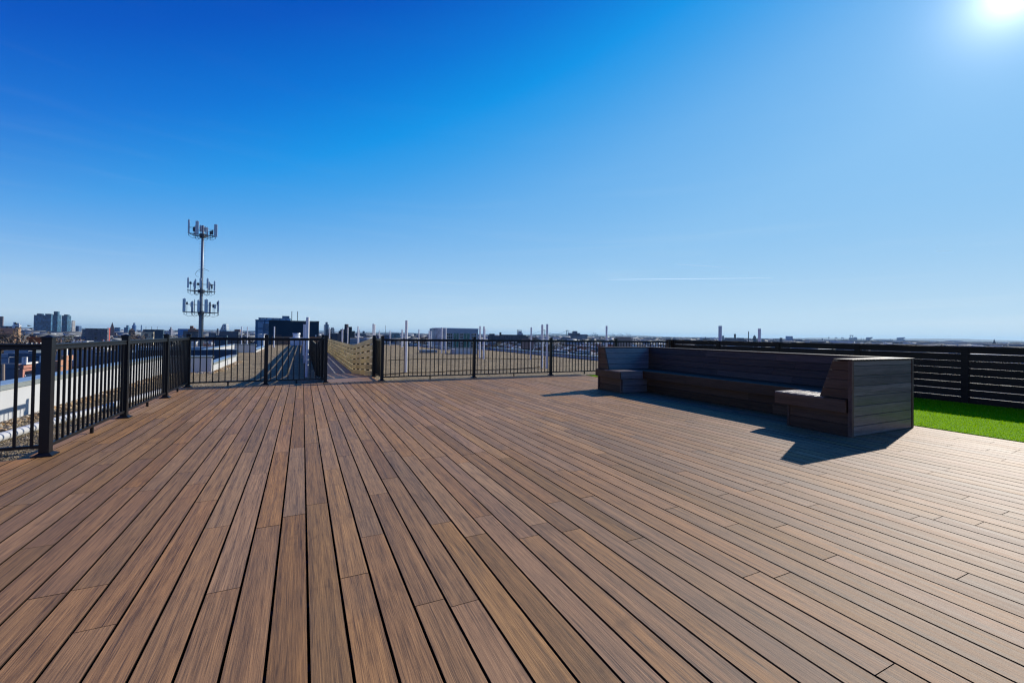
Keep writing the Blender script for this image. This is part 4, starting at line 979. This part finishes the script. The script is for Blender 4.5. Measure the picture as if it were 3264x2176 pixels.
stadium(4300, [(2640, 2706, None, 1083.5, 'stand'), (2706, 2732, None, 1076, 'grandstand'), (2709, 2711, 1076, 1070, 'floodlight'), (2717, 2719, 1076, 1070, 'floodlight'), (2708, 2720, 1070.5, 1068, 'floodlight'), (2641, 2642.2, 1083, 1075.5, 'floodlight'), (2640, 2644, 1077, 1074, 'floodlight'), (2661, 2662, 1083, 1077, 'floodlight'), (2668, 2669, 1083, 1077, 'floodlight'), (2661, 2669, 1077.2, 1075, 'floodlight'), (2681, 2682, 1083, 1077, 'floodlight'), (2688, 2689, 1083, 1077, 'floodlight'), (2681, 2689, 1077.2, 1075, 'floodlight'), (2721, 2731, 1077, 1074.5, 'upper_deck')],
        'distant ballpark with floodlight gantries on the right skyline', 2640, 2732)
stadium(4500, [(2733, 2760, None, 1084, 'stand'), (2745, 2746, 1084, 1076, 'floodlight'), (2753, 2754, 1084, 1076, 'floodlight'), (2763, 2775, None, 1083, 'stand'), (2760, 2782, 1083, 1075.5, 'wing_roof'), (2785, 2846, None, 1082, 'stand'), (2838, 2840, 1082, 1079, 'floodlight'), (2848, 2886, None, 1086, 'stand'), (2858, 2885, 1084, 1076, 'wing_roof'), (2868, 2884, None, 1081, 'grandstand')],
        'distant football stadium with winged stand roofs on the right skyline', 2733, 2886)
ar = at(3041, 1090, 4200); arr = empty('arena', (ar.x, ar.y, GZ), -az(3041), label='distant wide arena with shallow curved roof on the right skyline', cat='arena')
hw = (at(2996, 1088, 4200) - at(3090, 1088, 4200)).length / 2; zr = at(3041, 1084.5, 4200).z - GZ; ze = at(3041, 1091, 4200).z - GZ
MB().box(-hw, -60, 0, hw, 60, ze).build('wall', stad, arr)
MB().prism([(-hw * 1.02, ze)] + [(hw * 1.02 * t, ze + (zr - ze) * (1 - t * t)) for t in np.linspace(-1, 1, 17)] + [(hw * 1.02, ze)], -62, 62, 'y').build('roof', plain('arena_roof', (.35, .42, .5), .4, vs=.01), arr)
bld('low white hall in front of the distant arena', 3033, 3043, 1092.5, 3000, (.12, .2, .32), face=True, depth=20)
bld('long dark roof behind the spire at far right', 3174, 3212, 1100.5, 1700, (.03, .07, .12), face=True, depth=20)
bld('small sign-like tower on the skyline left of the ballpark', 2619, 2623.5, 1079, 3200, (.05, .1, .2), face=True, depth=5)

# ------------------------------------------------------------------ trees
bark = plain('bare_twig_bark', (.12, .088, .066), .9, var=.3, vs=.5)
leaf_y = plain('late_autumn_leaves', (.22, .17, .045), .8, var=.4, vs=.8)
leaf_g = plain('olive_leaves', (.07, .085, .03), .8, var=.4, vs=.8)
rust = plain('rusty_leaves', (.20, .09, .045), .8, var=.4, vs=.8)
def tree_proto(hgt, spread, mat, nlim, seed, leafy):
    rs = random.Random(seed); r = empty('street_tree', (0, 0, -500)); d = MB()
    d.tube([(0, 0, 0), (.1, 0, hgt * .25), (0, .1, hgt * .45)], .22, 7, r1=.14)
    d.build('trunk', bark, r)
    d = MB(); tips = []
    def branch(p, dr, L, rad, lev):
        q = p + dr * L; d.tube([p, (p + q) / 2 + Vector((rs.uniform(-.1, .1),) * 3) * L, q], rad, 4, r1=rad * .5, cap=False)
        tips.append(q)
        if lev > 0:
            for _ in range(3 if lev > 1 else 4):
                nd = (dr + Vector((rs.uniform(-1, 1), rs.uniform(-1, 1), rs.uniform(-.3, .8))) * .75).normalized()
                branch(p + (q - p) * rs.uniform(.5, 1), nd, L * rs.uniform(.55, .8), rad * .55, lev - 1)
    for i in range(7):
        a = i * 2.4; branch(Vector((0, 0, hgt * rs.uniform(.25, .45))), Vector((math.cos(a) * spread, math.sin(a) * spread, rs.uniform(.5, 1.2))).normalized(), hgt * .27, .09, 3)
    limbs = d.v[:]; d.build('branches', bark, r)
    c = MB()
    for tp in tips:
        for _ in range(nlim):
            p = tp + Vector((rs.gauss(0, .5), rs.gauss(0, .5), rs.gauss(0, .4)))
            if leafy: s = rs.uniform(.12, .30); v1 = Vector((rs.uniform(-1, 1), rs.uniform(-1, 1), rs.uniform(-1, 1))) * s; v2 = Vector((rs.uniform(-1, 1), rs.uniform(-1, 1), rs.uniform(-1, 1))) * s
            else: v1 = Vector((rs.uniform(-1, 1), rs.uniform(-1, 1), rs.uniform(-.2, 1))) * .7; v2 = v1 * .5 + Vector((rs.uniform(-1, 1), rs.uniform(-1, 1), rs.uniform(-1, 1))) * .22
            c.add([p, p + v1, p + v2], [(0, 1, 2)])
    c.build('crown', mat, r)
    bpy.context.view_layer.update(); remember(r)
    return r
protos = {'bare': [tree_proto(11, .8, bark, 5, 1, False), tree_proto(9, .9, bark, 5, 2, False)], 'yellow': [tree_proto(9, .8, leaf_y, 6, 3, True)], 'olive': [tree_proto(10, .7, leaf_g, 7, 4, True)], 'rust': [tree_proto(8, .8, rust, 6, 5, True)]}
used = set()
def place_tree(kind, x, y, label, s=1.0, grp='trees among the houses'):
    src = random.choice(protos[kind])
    if src.name not in used: used.add(src.name); t = src
    else: t = copy_tree(src)
    t.location = (x, y, GZ); t.rotation_euler.z = random.uniform(0, 6.28); t.scale = (s, s, s * random.uniform(.9, 1.1)); tag(t, label, 'tree', grp); return t

# ------------------------------------------------------------------ rowhouses
HC = [('red brick', (.30, .12, .08), 'brick'), ('brown brick', (.20, .12, .085), 'brick'), ('white rendered', (.58, .58, .57), 'plain'), ('grey rendered', (.24, .27, .31), 'plain'),
      ('dark blue-grey', (.07, .11, .16), 'plain'), ('cream', (.50, .44, .32), 'plain')]
RF = [('silver-roofed', 1), ('dark-roofed', 0), ('gabled', 3)]
def house_proto(ci, ri, hgt):
    nm, c, kd = HC[ci]; rn, rm = RF[ri]
    r = empty('rowhouse', (0, 0, -500)); w, dp = 5.2, 12.5
    wm = wallmat(c, kd)
    if ri == 2:
        MB().prism([(-dp / 2, 0), (dp / 2, 0), (dp / 2, hgt - 1.8), (0, hgt), (-dp / 2, hgt - 1.8)], -w / 2, w / 2, 'x').build('wall', wm, r)
        d = MB()
        for sg in (-1, 1):
            d.add([(x, sg * yy, z + dz_) for dz_ in (.01, .16) for x, yy, z in ((-w / 2 - .15, dp / 2 + .3, hgt - 1.9), (w / 2 + .15, dp / 2 + .3, hgt - 1.9), (w / 2 + .15, 0.001, hgt), (-w / 2 - .15, 0.001, hgt))], [(0, 1, 2, 3), (4, 7, 6, 5), (0, 4, 5, 1), (1, 5, 6, 2), (2, 6, 7, 3), (3, 7, 4, 0)])
        d.build('roof', ROOFM[0 if ci % 2 else 3], r)
    else:
        d = MB(); d.box(-w / 2, -dp / 2, 0, w / 2, dp / 2 - 4, hgt); d.box(-w / 2, dp / 2 - 4, 0, w / 2 - 1.4, dp / 2, hgt - 2.8); d.build('wall', wm, r)
        MB().box(-w / 2 + .12, -dp / 2 + .12, hgt + .002, w / 2 - .12, dp / 2 - 4.1, hgt + .1).box(-w / 2 + .1, dp / 2 - 3.99, hgt - 2.79, w / 2 - 1.5, dp / 2 - .1, hgt - 2.7).build('roof', ROOFM[rm], r)
        MB().box(-w / 2 - .02, -dp / 2 - .3, hgt - .35, w / 2 + .02, -dp / 2 - .002, hgt + .22).build('cornice', 'trim', r)
    for j in range(3):
        for x in (-1.4, 1.1):
            z = hgt - 2.2 - j * 3 - (1.6 if ri == 2 else 0)
            if z < 1: continue
            for sg in (-1, 1):
                yy = -dp / 2 if sg < 0 else dp / 2
                a, b_ = sorted((yy + sg * .004, yy + sg * .06))
                if sg > 0 and ri != 2 and (j == 0 or x > 0): continue
                w_o = MB().box(x - .45, a, z - .75, x + .45, b_, z + .75).build('window', 'darkglass', r)
                a2, b2 = sorted((yy + sg * .004, yy + sg * .1)); MB().box(x - .55, a2, z + .76, x + .55, b2, z + .95).box(x - .55, a2, z - .95, x + .55, b2, z - .76).build('sill', 'trim', w_o)
    MB().box(w / 2 - .75, 0, hgt - 1.5, w / 2 - .1, .9, hgt + 1.1).build('chimney', wallmat((.24, .12, .09), 'brick'), r)
    if ri != 2: MB().box(-1.2, -1.5, hgt + .101, -.4, -.6, hgt + .75).build('skylight', 'alum', r)
    bpy.context.view_layer.update(); remember(r)
    return r
HP = {}
used_h = set()
def sector(x, y):
    """plain words for where along the skyline something stands"""
    a = math.degrees(math.atan2(x, y))
    for lim, s in ((-17.5, 'left of the near corner post'), (-12.5, 'between the near corner post and the second left post'), (-8.0, 'around the foot of the antenna mast'),
                   (-2.0, 'left of the navy rooftop box'), (7.0, 'beyond the board fences of the walkway'), (17.5, 'left of the glass pavilion'), (23.5, 'behind the glass pavilion'),
                   (29.5, 'between the glass pavilion and the bridge'), (39.0, 'below the distant bridge and cranes'), (90, 'beyond the bench and privacy fence')):
        if a < lim: return s
def edge_drop(x, y):
    """steepest downward tangent still seen over the roof edges in this direction"""
    a = math.atan2(x, y); s_, c_ = math.sin(a), math.cos(a); best = None
    if a < 0:
        t = -4.6 / s_
        if t * c_ < 19.6: return (H - .28) / t
        t2 = max(-4.4 / s_, 36.4 / c_ if -4.4 / s_ * c_ < 36 else 0); return (H - .2) / max(t2, 30)
    if a < math.radians(12.5): return (H + .1) / (58.5 / c_) if a > .06 else (H - .65) / 57
    t = 17.2 / s_
    if t * c_ > 40.5: return (H + .1) / (40.6 / c_) if a > .3 else (H + .1) / (min(58.5 / c_, 13 / s_))
    if a > math.radians(45.5): return (H - 1.11) / (11.8 / s_)
    if a > math.radians(37): return (H - .96) / (7.6 / s_)
    return (H + .09) / t
cands = []
pitchx, pitchy = 62, 66
for gx in range(-12, 24):
    for gy in range(-2, 26):
        bx, by = gx * pitchx - 20, gy * pitchy + 22
        for row in (0, 1, 2):
            n = 8
            for i in range(n):
                if random.random() < .10: continue
                if row < 2: x, y, rz = bx + (8 if row == 0 else 46), by + 8 + i * 5.25, (math.pi / 2 if row == 0 else -math.pi / 2)
                else: x, y, rz = bx + 11 + i * 5.25, by + 56, 0
                Dd = math.hypot(x, y)
                a = math.degrees(math.atan2(x, y))
                if not (-27 < a < 62) or Dd < 92 or Dd > 1500: continue
                if a > -2 and Dd < 110: continue
                if a < -6 and Dd < 175: continue
                hg = 7.8 + (hash((gx * 31 + row, gy)) % 5) * .7 + random.choice([0, 0, 0, .9, 1.8, 2.7])
                zt_ = GZ + hg
                if (H - zt_) / Dd > edge_drop(x, y) * .98: continue
                cands.append((Dd, x, y, rz + (math.pi if random.random() < .1 else 0), hg, gx * 7 + gy * 3 + row))
cands.sort()
houses = cands[:285]
for Dd, x, y, rz, hg, key in houses:
    rr_ = random.random()
    ci = (key % 6) if rr_ < .5 else random.choice([0, 1, 2, 3, 3, 4, 5, 2]); ri = random.choice([0, 0, 1, 1, 2]); hk = 1 if hg > 9.6 else 0
    k = (ci, ri, hk)
    if k not in HP: HP[k] = house_proto(ci, ri, (8.6, 10.8)[hk])
    src = HP[k]
    if src.name not in used_h: used_h.add(src.name); t = src
    else: t = copy_tree(src)
    t.location = (x, y, GZ + hg - (8.6, 10.8)[hk]); t.rotation_euler.z = rz
    if t.location.z > GZ: t.scale.z = hg / (8.6, 10.8)[hk]; t.location.z = GZ
    tag(t, '%s %s %s rowhouse %s' % ('tall' if hk else 'low', RF[ri][0], HC[ci][0], sector(x, y)), 'house', 'rowhouses below the roof terrace')
last = houses[-1][0] if houses else 300

# far city as stuff: beyond the individually built houses
m, nt, b = newmat('far_city_walls')
a_n = nt.nodes.new("ShaderNodeAttribute"); a_n.attribute_name = 'rnd'; sp = nt.nodes.new("ShaderNodeSeparateColor"); nt.links.new(a_n.outputs['Color'], sp.inputs[0])
c = ramp(nt, [(0, (.05, .07, .10)), (.2, (.10, .11, .13)), (.38, (.22, .12, .09)), (.55, (.30, .20, .14)), (.7, (.16, .18, .21)), (.9, (.28, .29, .30)), (1, (.50, .50, .48))], sp.outputs[0])
geo = nt.nodes.new("ShaderNodeNewGeometry"); sn = nt.nodes.new("ShaderNodeSeparateXYZ"); nt.links.new(geo.outputs['Normal'], sn.inputs[0])
rf = ramp(nt, [(0, (.04, .045, .05)), (.5, (.16, .17, .18)), (.75, (.26, .28, .30)), (1, (.52, .54, .56))], sp.outputs[1])
c = mix(nt, math_(nt, 'GREATER_THAN', sn.outputs[2], .5), c, rf)
nt.links.new(c, b.inputs['Base Color']); b.inputs['Roughness'].default_value = .7
CUBE_V = [(-1, -1, 0), (1, -1, 0), (1, 1, 0), (-1, 1, 0), (-1, -1, 1), (1, -1, 1), (1, 1, 1), (-1, 1, 1)]
CUBE_F = [(4, 5, 6, 7), (0, 1, 5, 4), (1, 2, 6, 5), (2, 3, 7, 6), (3, 0, 4, 7)]
def far_boxes(n, d0, d1, w0, w1, h0, h1, pw=1.0):
    Dd = d0 + (d1 - d0) * RNG.random(n) ** pw; A = np.radians(RNG.uniform(-30, 80, n))
    P_ = np.stack([Dd * np.sin(A), Dd * np.cos(A), np.full(n, GZ)], -1)
    hgt = h0 + (h1 - h0) * RNG.random(n) ** 3
    S_ = np.stack([RNG.uniform(w0, w1, n) / 2, RNG.uniform(w0, w1, n) / 2, hgt], -1); return P_, S_
fb = [far_boxes(4500, last * 1.02, 1400, 6, 26, 7.5, 13, .9), far_boxes(5000, 1200, 4200, 10, 60, 7.5, 15, 1.1), far_boxes(1200, 3500, 9000, 30, 160, 8, 19)]
P_, S_ = np.concatenate([q[0] for q in fb]), np.concatenate([q[1] for q in fb])
# keep the strip along our own sight lines sensible: none may rise over the horizon unless built by name
scatter('distant_city', m, P_, S_, CUBE_V, CUBE_F, 0.0, dict(kind='stuff', label='mass of far-off low city roofs stretching to the horizon', cat='city'))
# far tree canopy (brown-grey winter woods) as stuff
m, nt, b = newmat('far_winter_trees')
a_n = nt.nodes.new("ShaderNodeAttribute"); a_n.attribute_name = 'rnd'; sp = nt.nodes.new("ShaderNodeSeparateColor"); nt.links.new(a_n.outputs['Color'], sp.inputs[0])
c = ramp(nt, [(0, (.045, .045, .03)), (.4, (.085, .065, .05)), (.75, (.12, .085, .06)), (1, (.16, .12, .05))], sp.outputs[0]); nt.links.new(c, b.inputs['Base Color']); b.inputs['Roughness'].default_value = 1
parts_P, parts_S = [], []
for n, d0, d1, s0, s1 in ((1500, 160, 900, 2.0, 4.2), (3500, 800, 3500, 4, 9), (2600, 3000, 11000, 10, 40)):
    Dd = RNG.uniform(d0, d1, n); A = np.radians(RNG.uniform(-30, 80, n)); s = RNG.uniform(s0, s1, n)
    parts_P.append(np.stack([Dd * np.sin(A), Dd * np.cos(A), GZ + 5.5 + RNG.uniform(0, 2.5, n)], -1)); parts_S.append(np.stack([s, s, np.minimum(s * .8, 6.0 + s * .06)], -1))
P0 = np.concatenate(parts_P); S0 = np.concatenate(parts_S)
rep = 26       # every crown is a cloud of small ragged clumps, not a ball
off = RNG.normal(0, 1, (len(P0), rep, 3)); off /= np.linalg.norm(off, axis=-1, keepdims=True); off *= RNG.random((len(P0), rep, 1)) ** .33
P1 = (P0[:, None] + off * S0[:, None] * np.array([1, 1, .8])).reshape(-1, 3); S1 = (np.repeat(S0, rep, axis=0) * RNG.uniform(.12, .30, (len(P1), 1)))
scatter('distant_trees', m, P1, S1, OCT_V, OCT_F, .45, dict(kind='stuff', label='bare brown winter trees massed between the far roofs', cat='trees'))

# individually placed trees
tree_spots = [('bare', 10, 1084, 175, 'bare brown tree at the left margin above the railing'), ('bare', 40, 1086, 165, 'wide bare brown tree left of the orange mansard row'), ('bare', 70, 1089, 160, 'bare brown tree touching the orange mansard row'),
 ('bare', 22, 1092, 150, 'lower bare tree at the left margin'), ('bare', 58, 1094, 148, 'lower bare tree in front of the orange mansard row'), ('yellow', 248, 1075, 170, 'small yellow-leaved tree behind the left railing'),
 ('bare', 236, 1077, 175, 'bare tree beside the small yellow-leaved tree'), ('bare', 415, 1064, 260, 'bare dark tree left of the beige stone hall'), ('bare', 432, 1064, 270, 'bare dark tree against the beige stone hall'),
 ('bare', 400, 1066, 250, 'lower bare tree left of the beige stone hall'), ('olive', 205, 1059, 420, 'olive green tree below the blue tower cluster'), ('rust', 655, 1062, 330, 'rust-brown tree right of the mast foot'),
 ('rust', 722, 1066, 300, 'rust-brown tree below the slanted tower'), ('rust', 708, 1068, 290, 'broad rusty tree right of the dark blue flat block'), ('bare', 795, 1068, 260, 'bare tree left of the glass office'), ('bare', 775, 1070, 240, 'second bare tree left of the glass office'),
 ('rust', 808, 1076, 200, 'low russet tree at the foot of the glass office'), ('yellow', 1318, 1079, 300, 'yellowish tree between the big pipe and the midway pipe'), ('bare', 1340, 1082, 300, 'bare tree beside the midway pipe'), ('yellow', 1595, 1079, 350, 'yellow-green tree before the long dark factory'),
 ('rust', 1632, 1083, 340, 'rusty tree before the long dark factory'), ('bare', 1709, 1082, 420, 'bare tree between the big pipes and the factory'), ('bare', 1785, 1082, 420, 'bare tree right of the bridge tower'), ('bare', 1745, 1090, 260, 'bare tree below the bridge'),
 ('yellow', 2075, 1106, 150, 'yellow tree seen through the railing behind the bench'), ('rust', 1905, 1104, 190, 'rust tree seen through the railing left of the bench top'), ('bare', 1193, 1082, 300, 'bare tree behind the end of the board fence'), ('rust', 295, 1108, 110, 'orange leafed tree low behind the left railing'),
 ('yellow', 1264, 1084, 350, 'yellowish tree below the teal sports building'), ('bare', 1060, 1082, 320, 'bare tree above the board fence')]
for kd, px, py, D_, lb in tree_spots:
    p = at(px, py, D_); h_ = p.z + .0 - GZ
    place_tree(kd, p.x, p.y, lb, s=max(.55, min(1.6, (h_ + 1.0) / 10.5)))
# unused prototypes must not linger
for grp_ in list(protos.values()):
    for t in grp_:
        if t.name not in used:
            for ch in list(t.children): bpy.data.objects.remove(ch)
            bpy.data.objects.remove(t)

# utility pole
p = at(24, 1200, 58); d = MB(); d.tube([(0, 0, 0), (-.3, 0, at(30, 1160, 58).z - GZ)], .16, 8, r1=.12); o = d.build('utility_pole', wallmat((.28, .22, .18))); o.location = (p.x, p.y, GZ); tag(o, 'leaning wooden utility pole left of the single-window brick house', 'pole')

# ------------------------------------------------------------------ ground, hills
m, nt, b = newmat('ground_asphalt')
v = mapped(nt, (1, 1, 1))
c = ramp(nt, [(.35, (.045, .047, .05)), (.55, (.07, .068, .062)), (.7, (.075, .08, .045))], noise(nt, v, .01, 8, .7))
nt.links.new(c, b.inputs['Base Color']); b.inputs['Roughness'].default_value = .95; b.inputs['Specular IOR Level'].default_value = .1
M['ground'] = m
d = MB(); n = 64; d.add([(20000 * math.cos(2 * math.pi * i / n), 20000 * math.sin(2 * math.pi * i / n), GZ) for i in range(n)], [tuple(range(n))]); tag(d.build('ground', 'ground'), kind='structure')
M['hill'] = plain('wooded_hill', (.05, .058, .045), 1.0, var=.3, vs=.002)
d = MB(); n = 220; v_ = []
for i in range(n + 1):
    a = R(-40 + 130 * i / n); hh_ = 42 + 20 * math.sin(i * .11) + 12 * math.sin(i * .37 + 1) + random.uniform(-4, 4)
    for rr_, z in ((13500, 0), (14500, hh_ * .75), (15500, hh_), (17500, 0)): v_.append((rr_ * math.sin(a), rr_ * math.cos(a), GZ + z))
d.add(v_, [(i * 4 + j, i * 4 + 4 + j, i * 4 + 5 + j, i * 4 + 1 + j) for i in range(n) for j in range(3)]); tag(d.build('hills', 'hill'), kind='structure')
# contrails
m, nt, b = newmat('contrail_ice'); b.inputs['Base Color'].default_value = (.95, .97, 1, 1); b.inputs['Alpha'].default_value = .42; b.inputs['Roughness'].default_value = 1
tl_ = nt.nodes.new('ShaderNodeBsdfTranslucent'); tl_.inputs[0].default_value = (1, 1, 1, 1); tr_ = nt.nodes.new('ShaderNodeBsdfTransparent')
m1 = nt.nodes.new('ShaderNodeMixShader'); m1.inputs[0].default_value = .10; nt.links.new(tr_.outputs[0], m1.inputs[1]); nt.links.new(tl_.outputs[0], m1.inputs[2])
nt.links.new(m1.outputs[0], nt.nodes['Material Output'].inputs['Surface'])
M['contrail'] = m
for lb, a, c in (('short bright contrail high over the bench', (2158, 842, 26000), (2330, 853, 30000)), ('long faint contrail below the short one', (1935, 891, 30000), (2460, 886, 30000)), ('tiny contrail near the right margin', (2985, 801, 30000), (3034, 799, 34000))):
    A, B = at(*a), at(*c); d = MB(); q = [A + (B - A) * t for t in np.linspace(0, 1, 12)]; d.tube(q, [10 + 18 * math.sin(math.pi * min(1, .12 + t)) * (1 - .4 * t) for t in np.linspace(0, .9, 12)], 8); tag(d.build('contrail', 'contrail', smooth=True), lb, 'contrail')

# haze
m = bpy.data.materials.new('haze_air'); m.use_nodes = True; nt = m.node_tree; nt.nodes.clear()
out = nt.nodes.new('ShaderNodeOutputMaterial'); pv_ = nt.nodes.new('ShaderNodeVolumePrincipled')
pv_.inputs['Color'].default_value = (.50, .78, 1.0, 1); pv_.inputs['Density'].default_value = 5e-5; pv_.inputs['Anisotropy'].default_value = .2
nt.links.new(pv_.outputs[0], out.inputs['Volume'])
o = MB().box(-21000, -21000, GZ - 1, 21000, 21000, 125).build('haze', m); tag(o, kind='stuff', label='thin blue air haze over the city', cat='haze')
m.cycles.homogeneous_volume = True

# ------------------------------------------------------------------ light
SAZ, SEL = R(76.0), R(27.7)
sd = Vector((math.sin(SAZ) * math.cos(SEL), math.cos(SAZ) * math.cos(SEL), math.sin(SEL)))
l = bpy.data.lights.new('sun', 'SUN'); l.energy = 5.0; l.angle = R(.5); l.color = (1, .93, .82)
lo = bpy.data.objects.new('sun', l); col.objects.link(lo); lo.rotation_euler = (-sd).to_track_quat('-Z', 'Y').to_euler(); lo.location = (40, 10, 40)
w = bpy.data.worlds.new('World'); scene.world = w; w.use_nodes = True; nt = w.node_tree; nt.nodes.clear()
out = nt.nodes.new('ShaderNodeOutputWorld'); bg = nt.nodes.new('ShaderNodeBackground')
sky = nt.nodes.new('ShaderNodeTexSky'); sky.sky_type = 'NISHITA'; sky.sun_disc = False; sky.sun_elevation = SEL; sky.sun_rotation = SAZ
sky.air_density = 1.0; sky.dust_density = .4; sky.ozone_density = 2.5
tc = nt.nodes.new('ShaderNodeTexCoord'); vec = tc.outputs['Generated']
sx = nt.nodes.new('ShaderNodeSeparateXYZ'); nt.links.new(vec, sx.inputs[0])
el = math_(nt, 'MULTIPLY', math_(nt, 'ARCSINE', sx.outputs[2]), 180 / math.pi)
dt = nt.nodes.new('ShaderNodeVectorMath'); dt.operation = 'DOT_PRODUCT'; nt.links.new(vec, dt.inputs[0]); gd = ray(3236, -30).normalized(); dt.inputs[1].default_value = gd
gam = math_(nt, 'MULTIPLY', math_(nt, 'ARCCOSINE', math_(nt, 'MINIMUM', dt.outputs['Value'], .999999)), 180 / math.pi)
s = math_(nt, 'ADD', el, math_(nt, 'MULTIPLY_ADD', gam, .38, -45.8))
u = math_(nt, 'DIVIDE', math_(nt, 'ADD', s, 40.0), 60.0)      # 0..1 for s -40..20
def srgb(r, g, b_): return tuple((((x / 255) + .055) / 1.055) ** 2.4 if x > 10 else x / 255 / 12.92 for x in (r, g, b_))
def uu(s): return (s + 40) / 60
grad = ramp(nt, [(uu(-36), srgb(132, 194, 240)), (uu(-22), srgb(128, 190, 240)), (uu(-12), srgb(102, 176, 237)), (uu(-4), srgb(52, 158, 234)), (uu(0), srgb(4, 148, 232)), (uu(6), srgb(0, 118, 216)), (uu(12), srgb(0, 88, 196)), (uu(18), srgb(0, 70, 176))], u)
hor = math_(nt, 'POWER', 2.718, math_(nt, 'MULTIPLY', math_(nt, 'POWER', math_(nt, 'MULTIPLY', math_(nt, 'MAXIMUM', el, 0.0), 1 / 7.6), 1.4), -1.0))
grad = mix(nt, math_(nt, 'MULTIPLY', hor, .85), grad, srgb(208, 231, 243))
g1 = math_(nt, 'POWER', 2.718, math_(nt, 'MULTIPLY', gam, -1 / 1.5)); g2 = math_(nt, 'POWER', 2.718, math_(nt, 'MULTIPLY', gam, -1 / 8.5))
glow = math_(nt, 'ADD', math_(nt, 'MULTIPLY', g1, 1.9), math_(nt, 'MULTIPLY', g2, .11))
gv = nt.nodes.new('ShaderNodeVectorMath'); gv.operation = 'SCALE'; gv.inputs[0].default_value = (1, .99, .97); nt.links.new(glow, gv.inputs['Scale'])
tot = mix(nt, 1.0, grad, gv.outputs[0], 'ADD')
wmap = nt.nodes.new('ShaderNodeMapping'); wmap.inputs['Scale'].default_value = (1.6, 1.6, 26); nt.links.new(vec, wmap.inputs[0])
wf = ramp(nt, [(.52, (0, 0, 0)), (.78, (1, 1, 1))], noise(nt, wmap.outputs[0], 1.3, 5, .6, .5))
wm_ = math_(nt, 'MULTIPLY', wf, math_(nt, 'MULTIPLY', math_(nt, 'POWER', 2.718, math_(nt, 'MULTIPLY', math_(nt, 'MAXIMUM', el, 0.0), -1 / 7.0)), .34))
tot = mix(nt, wm_, tot, srgb(226, 236, 244))
nis = nt.nodes.new('ShaderNodeVectorMath'); nis.operation = 'SCALE'; nt.links.new(sky.outputs[0], nis.inputs[0]); nis.inputs['Scale'].default_value = .1
tot = mix(nt, .01, tot, nis.outputs[0])
nt.links.new(tot, bg.inputs['Color']); bg.inputs['Strength'].default_value = 1.0
nt.links.new(bg.outputs[0], out.inputs[0])

scene.view_settings.view_transform = 'Standard'; scene.view_settings.look = 'None'; scene.view_settings.exposure = 0; scene.view_settings.gamma = 1
cy = scene.cycles
cy.max_bounces = 6; cy.diffuse_bounces = 3; cy.glossy_bounces = 3; cy.transparent_max_bounces = 12; cy.volume_bounces = 0
cy.sample_clamp_indirect = 6; cy.filter_width = 1.25; cy.use_denoising = True; cy.denoising_input_passes = 'RGB_ALBEDO_NORMAL'; cy.denoising_prefilter = 'ACCURATE'
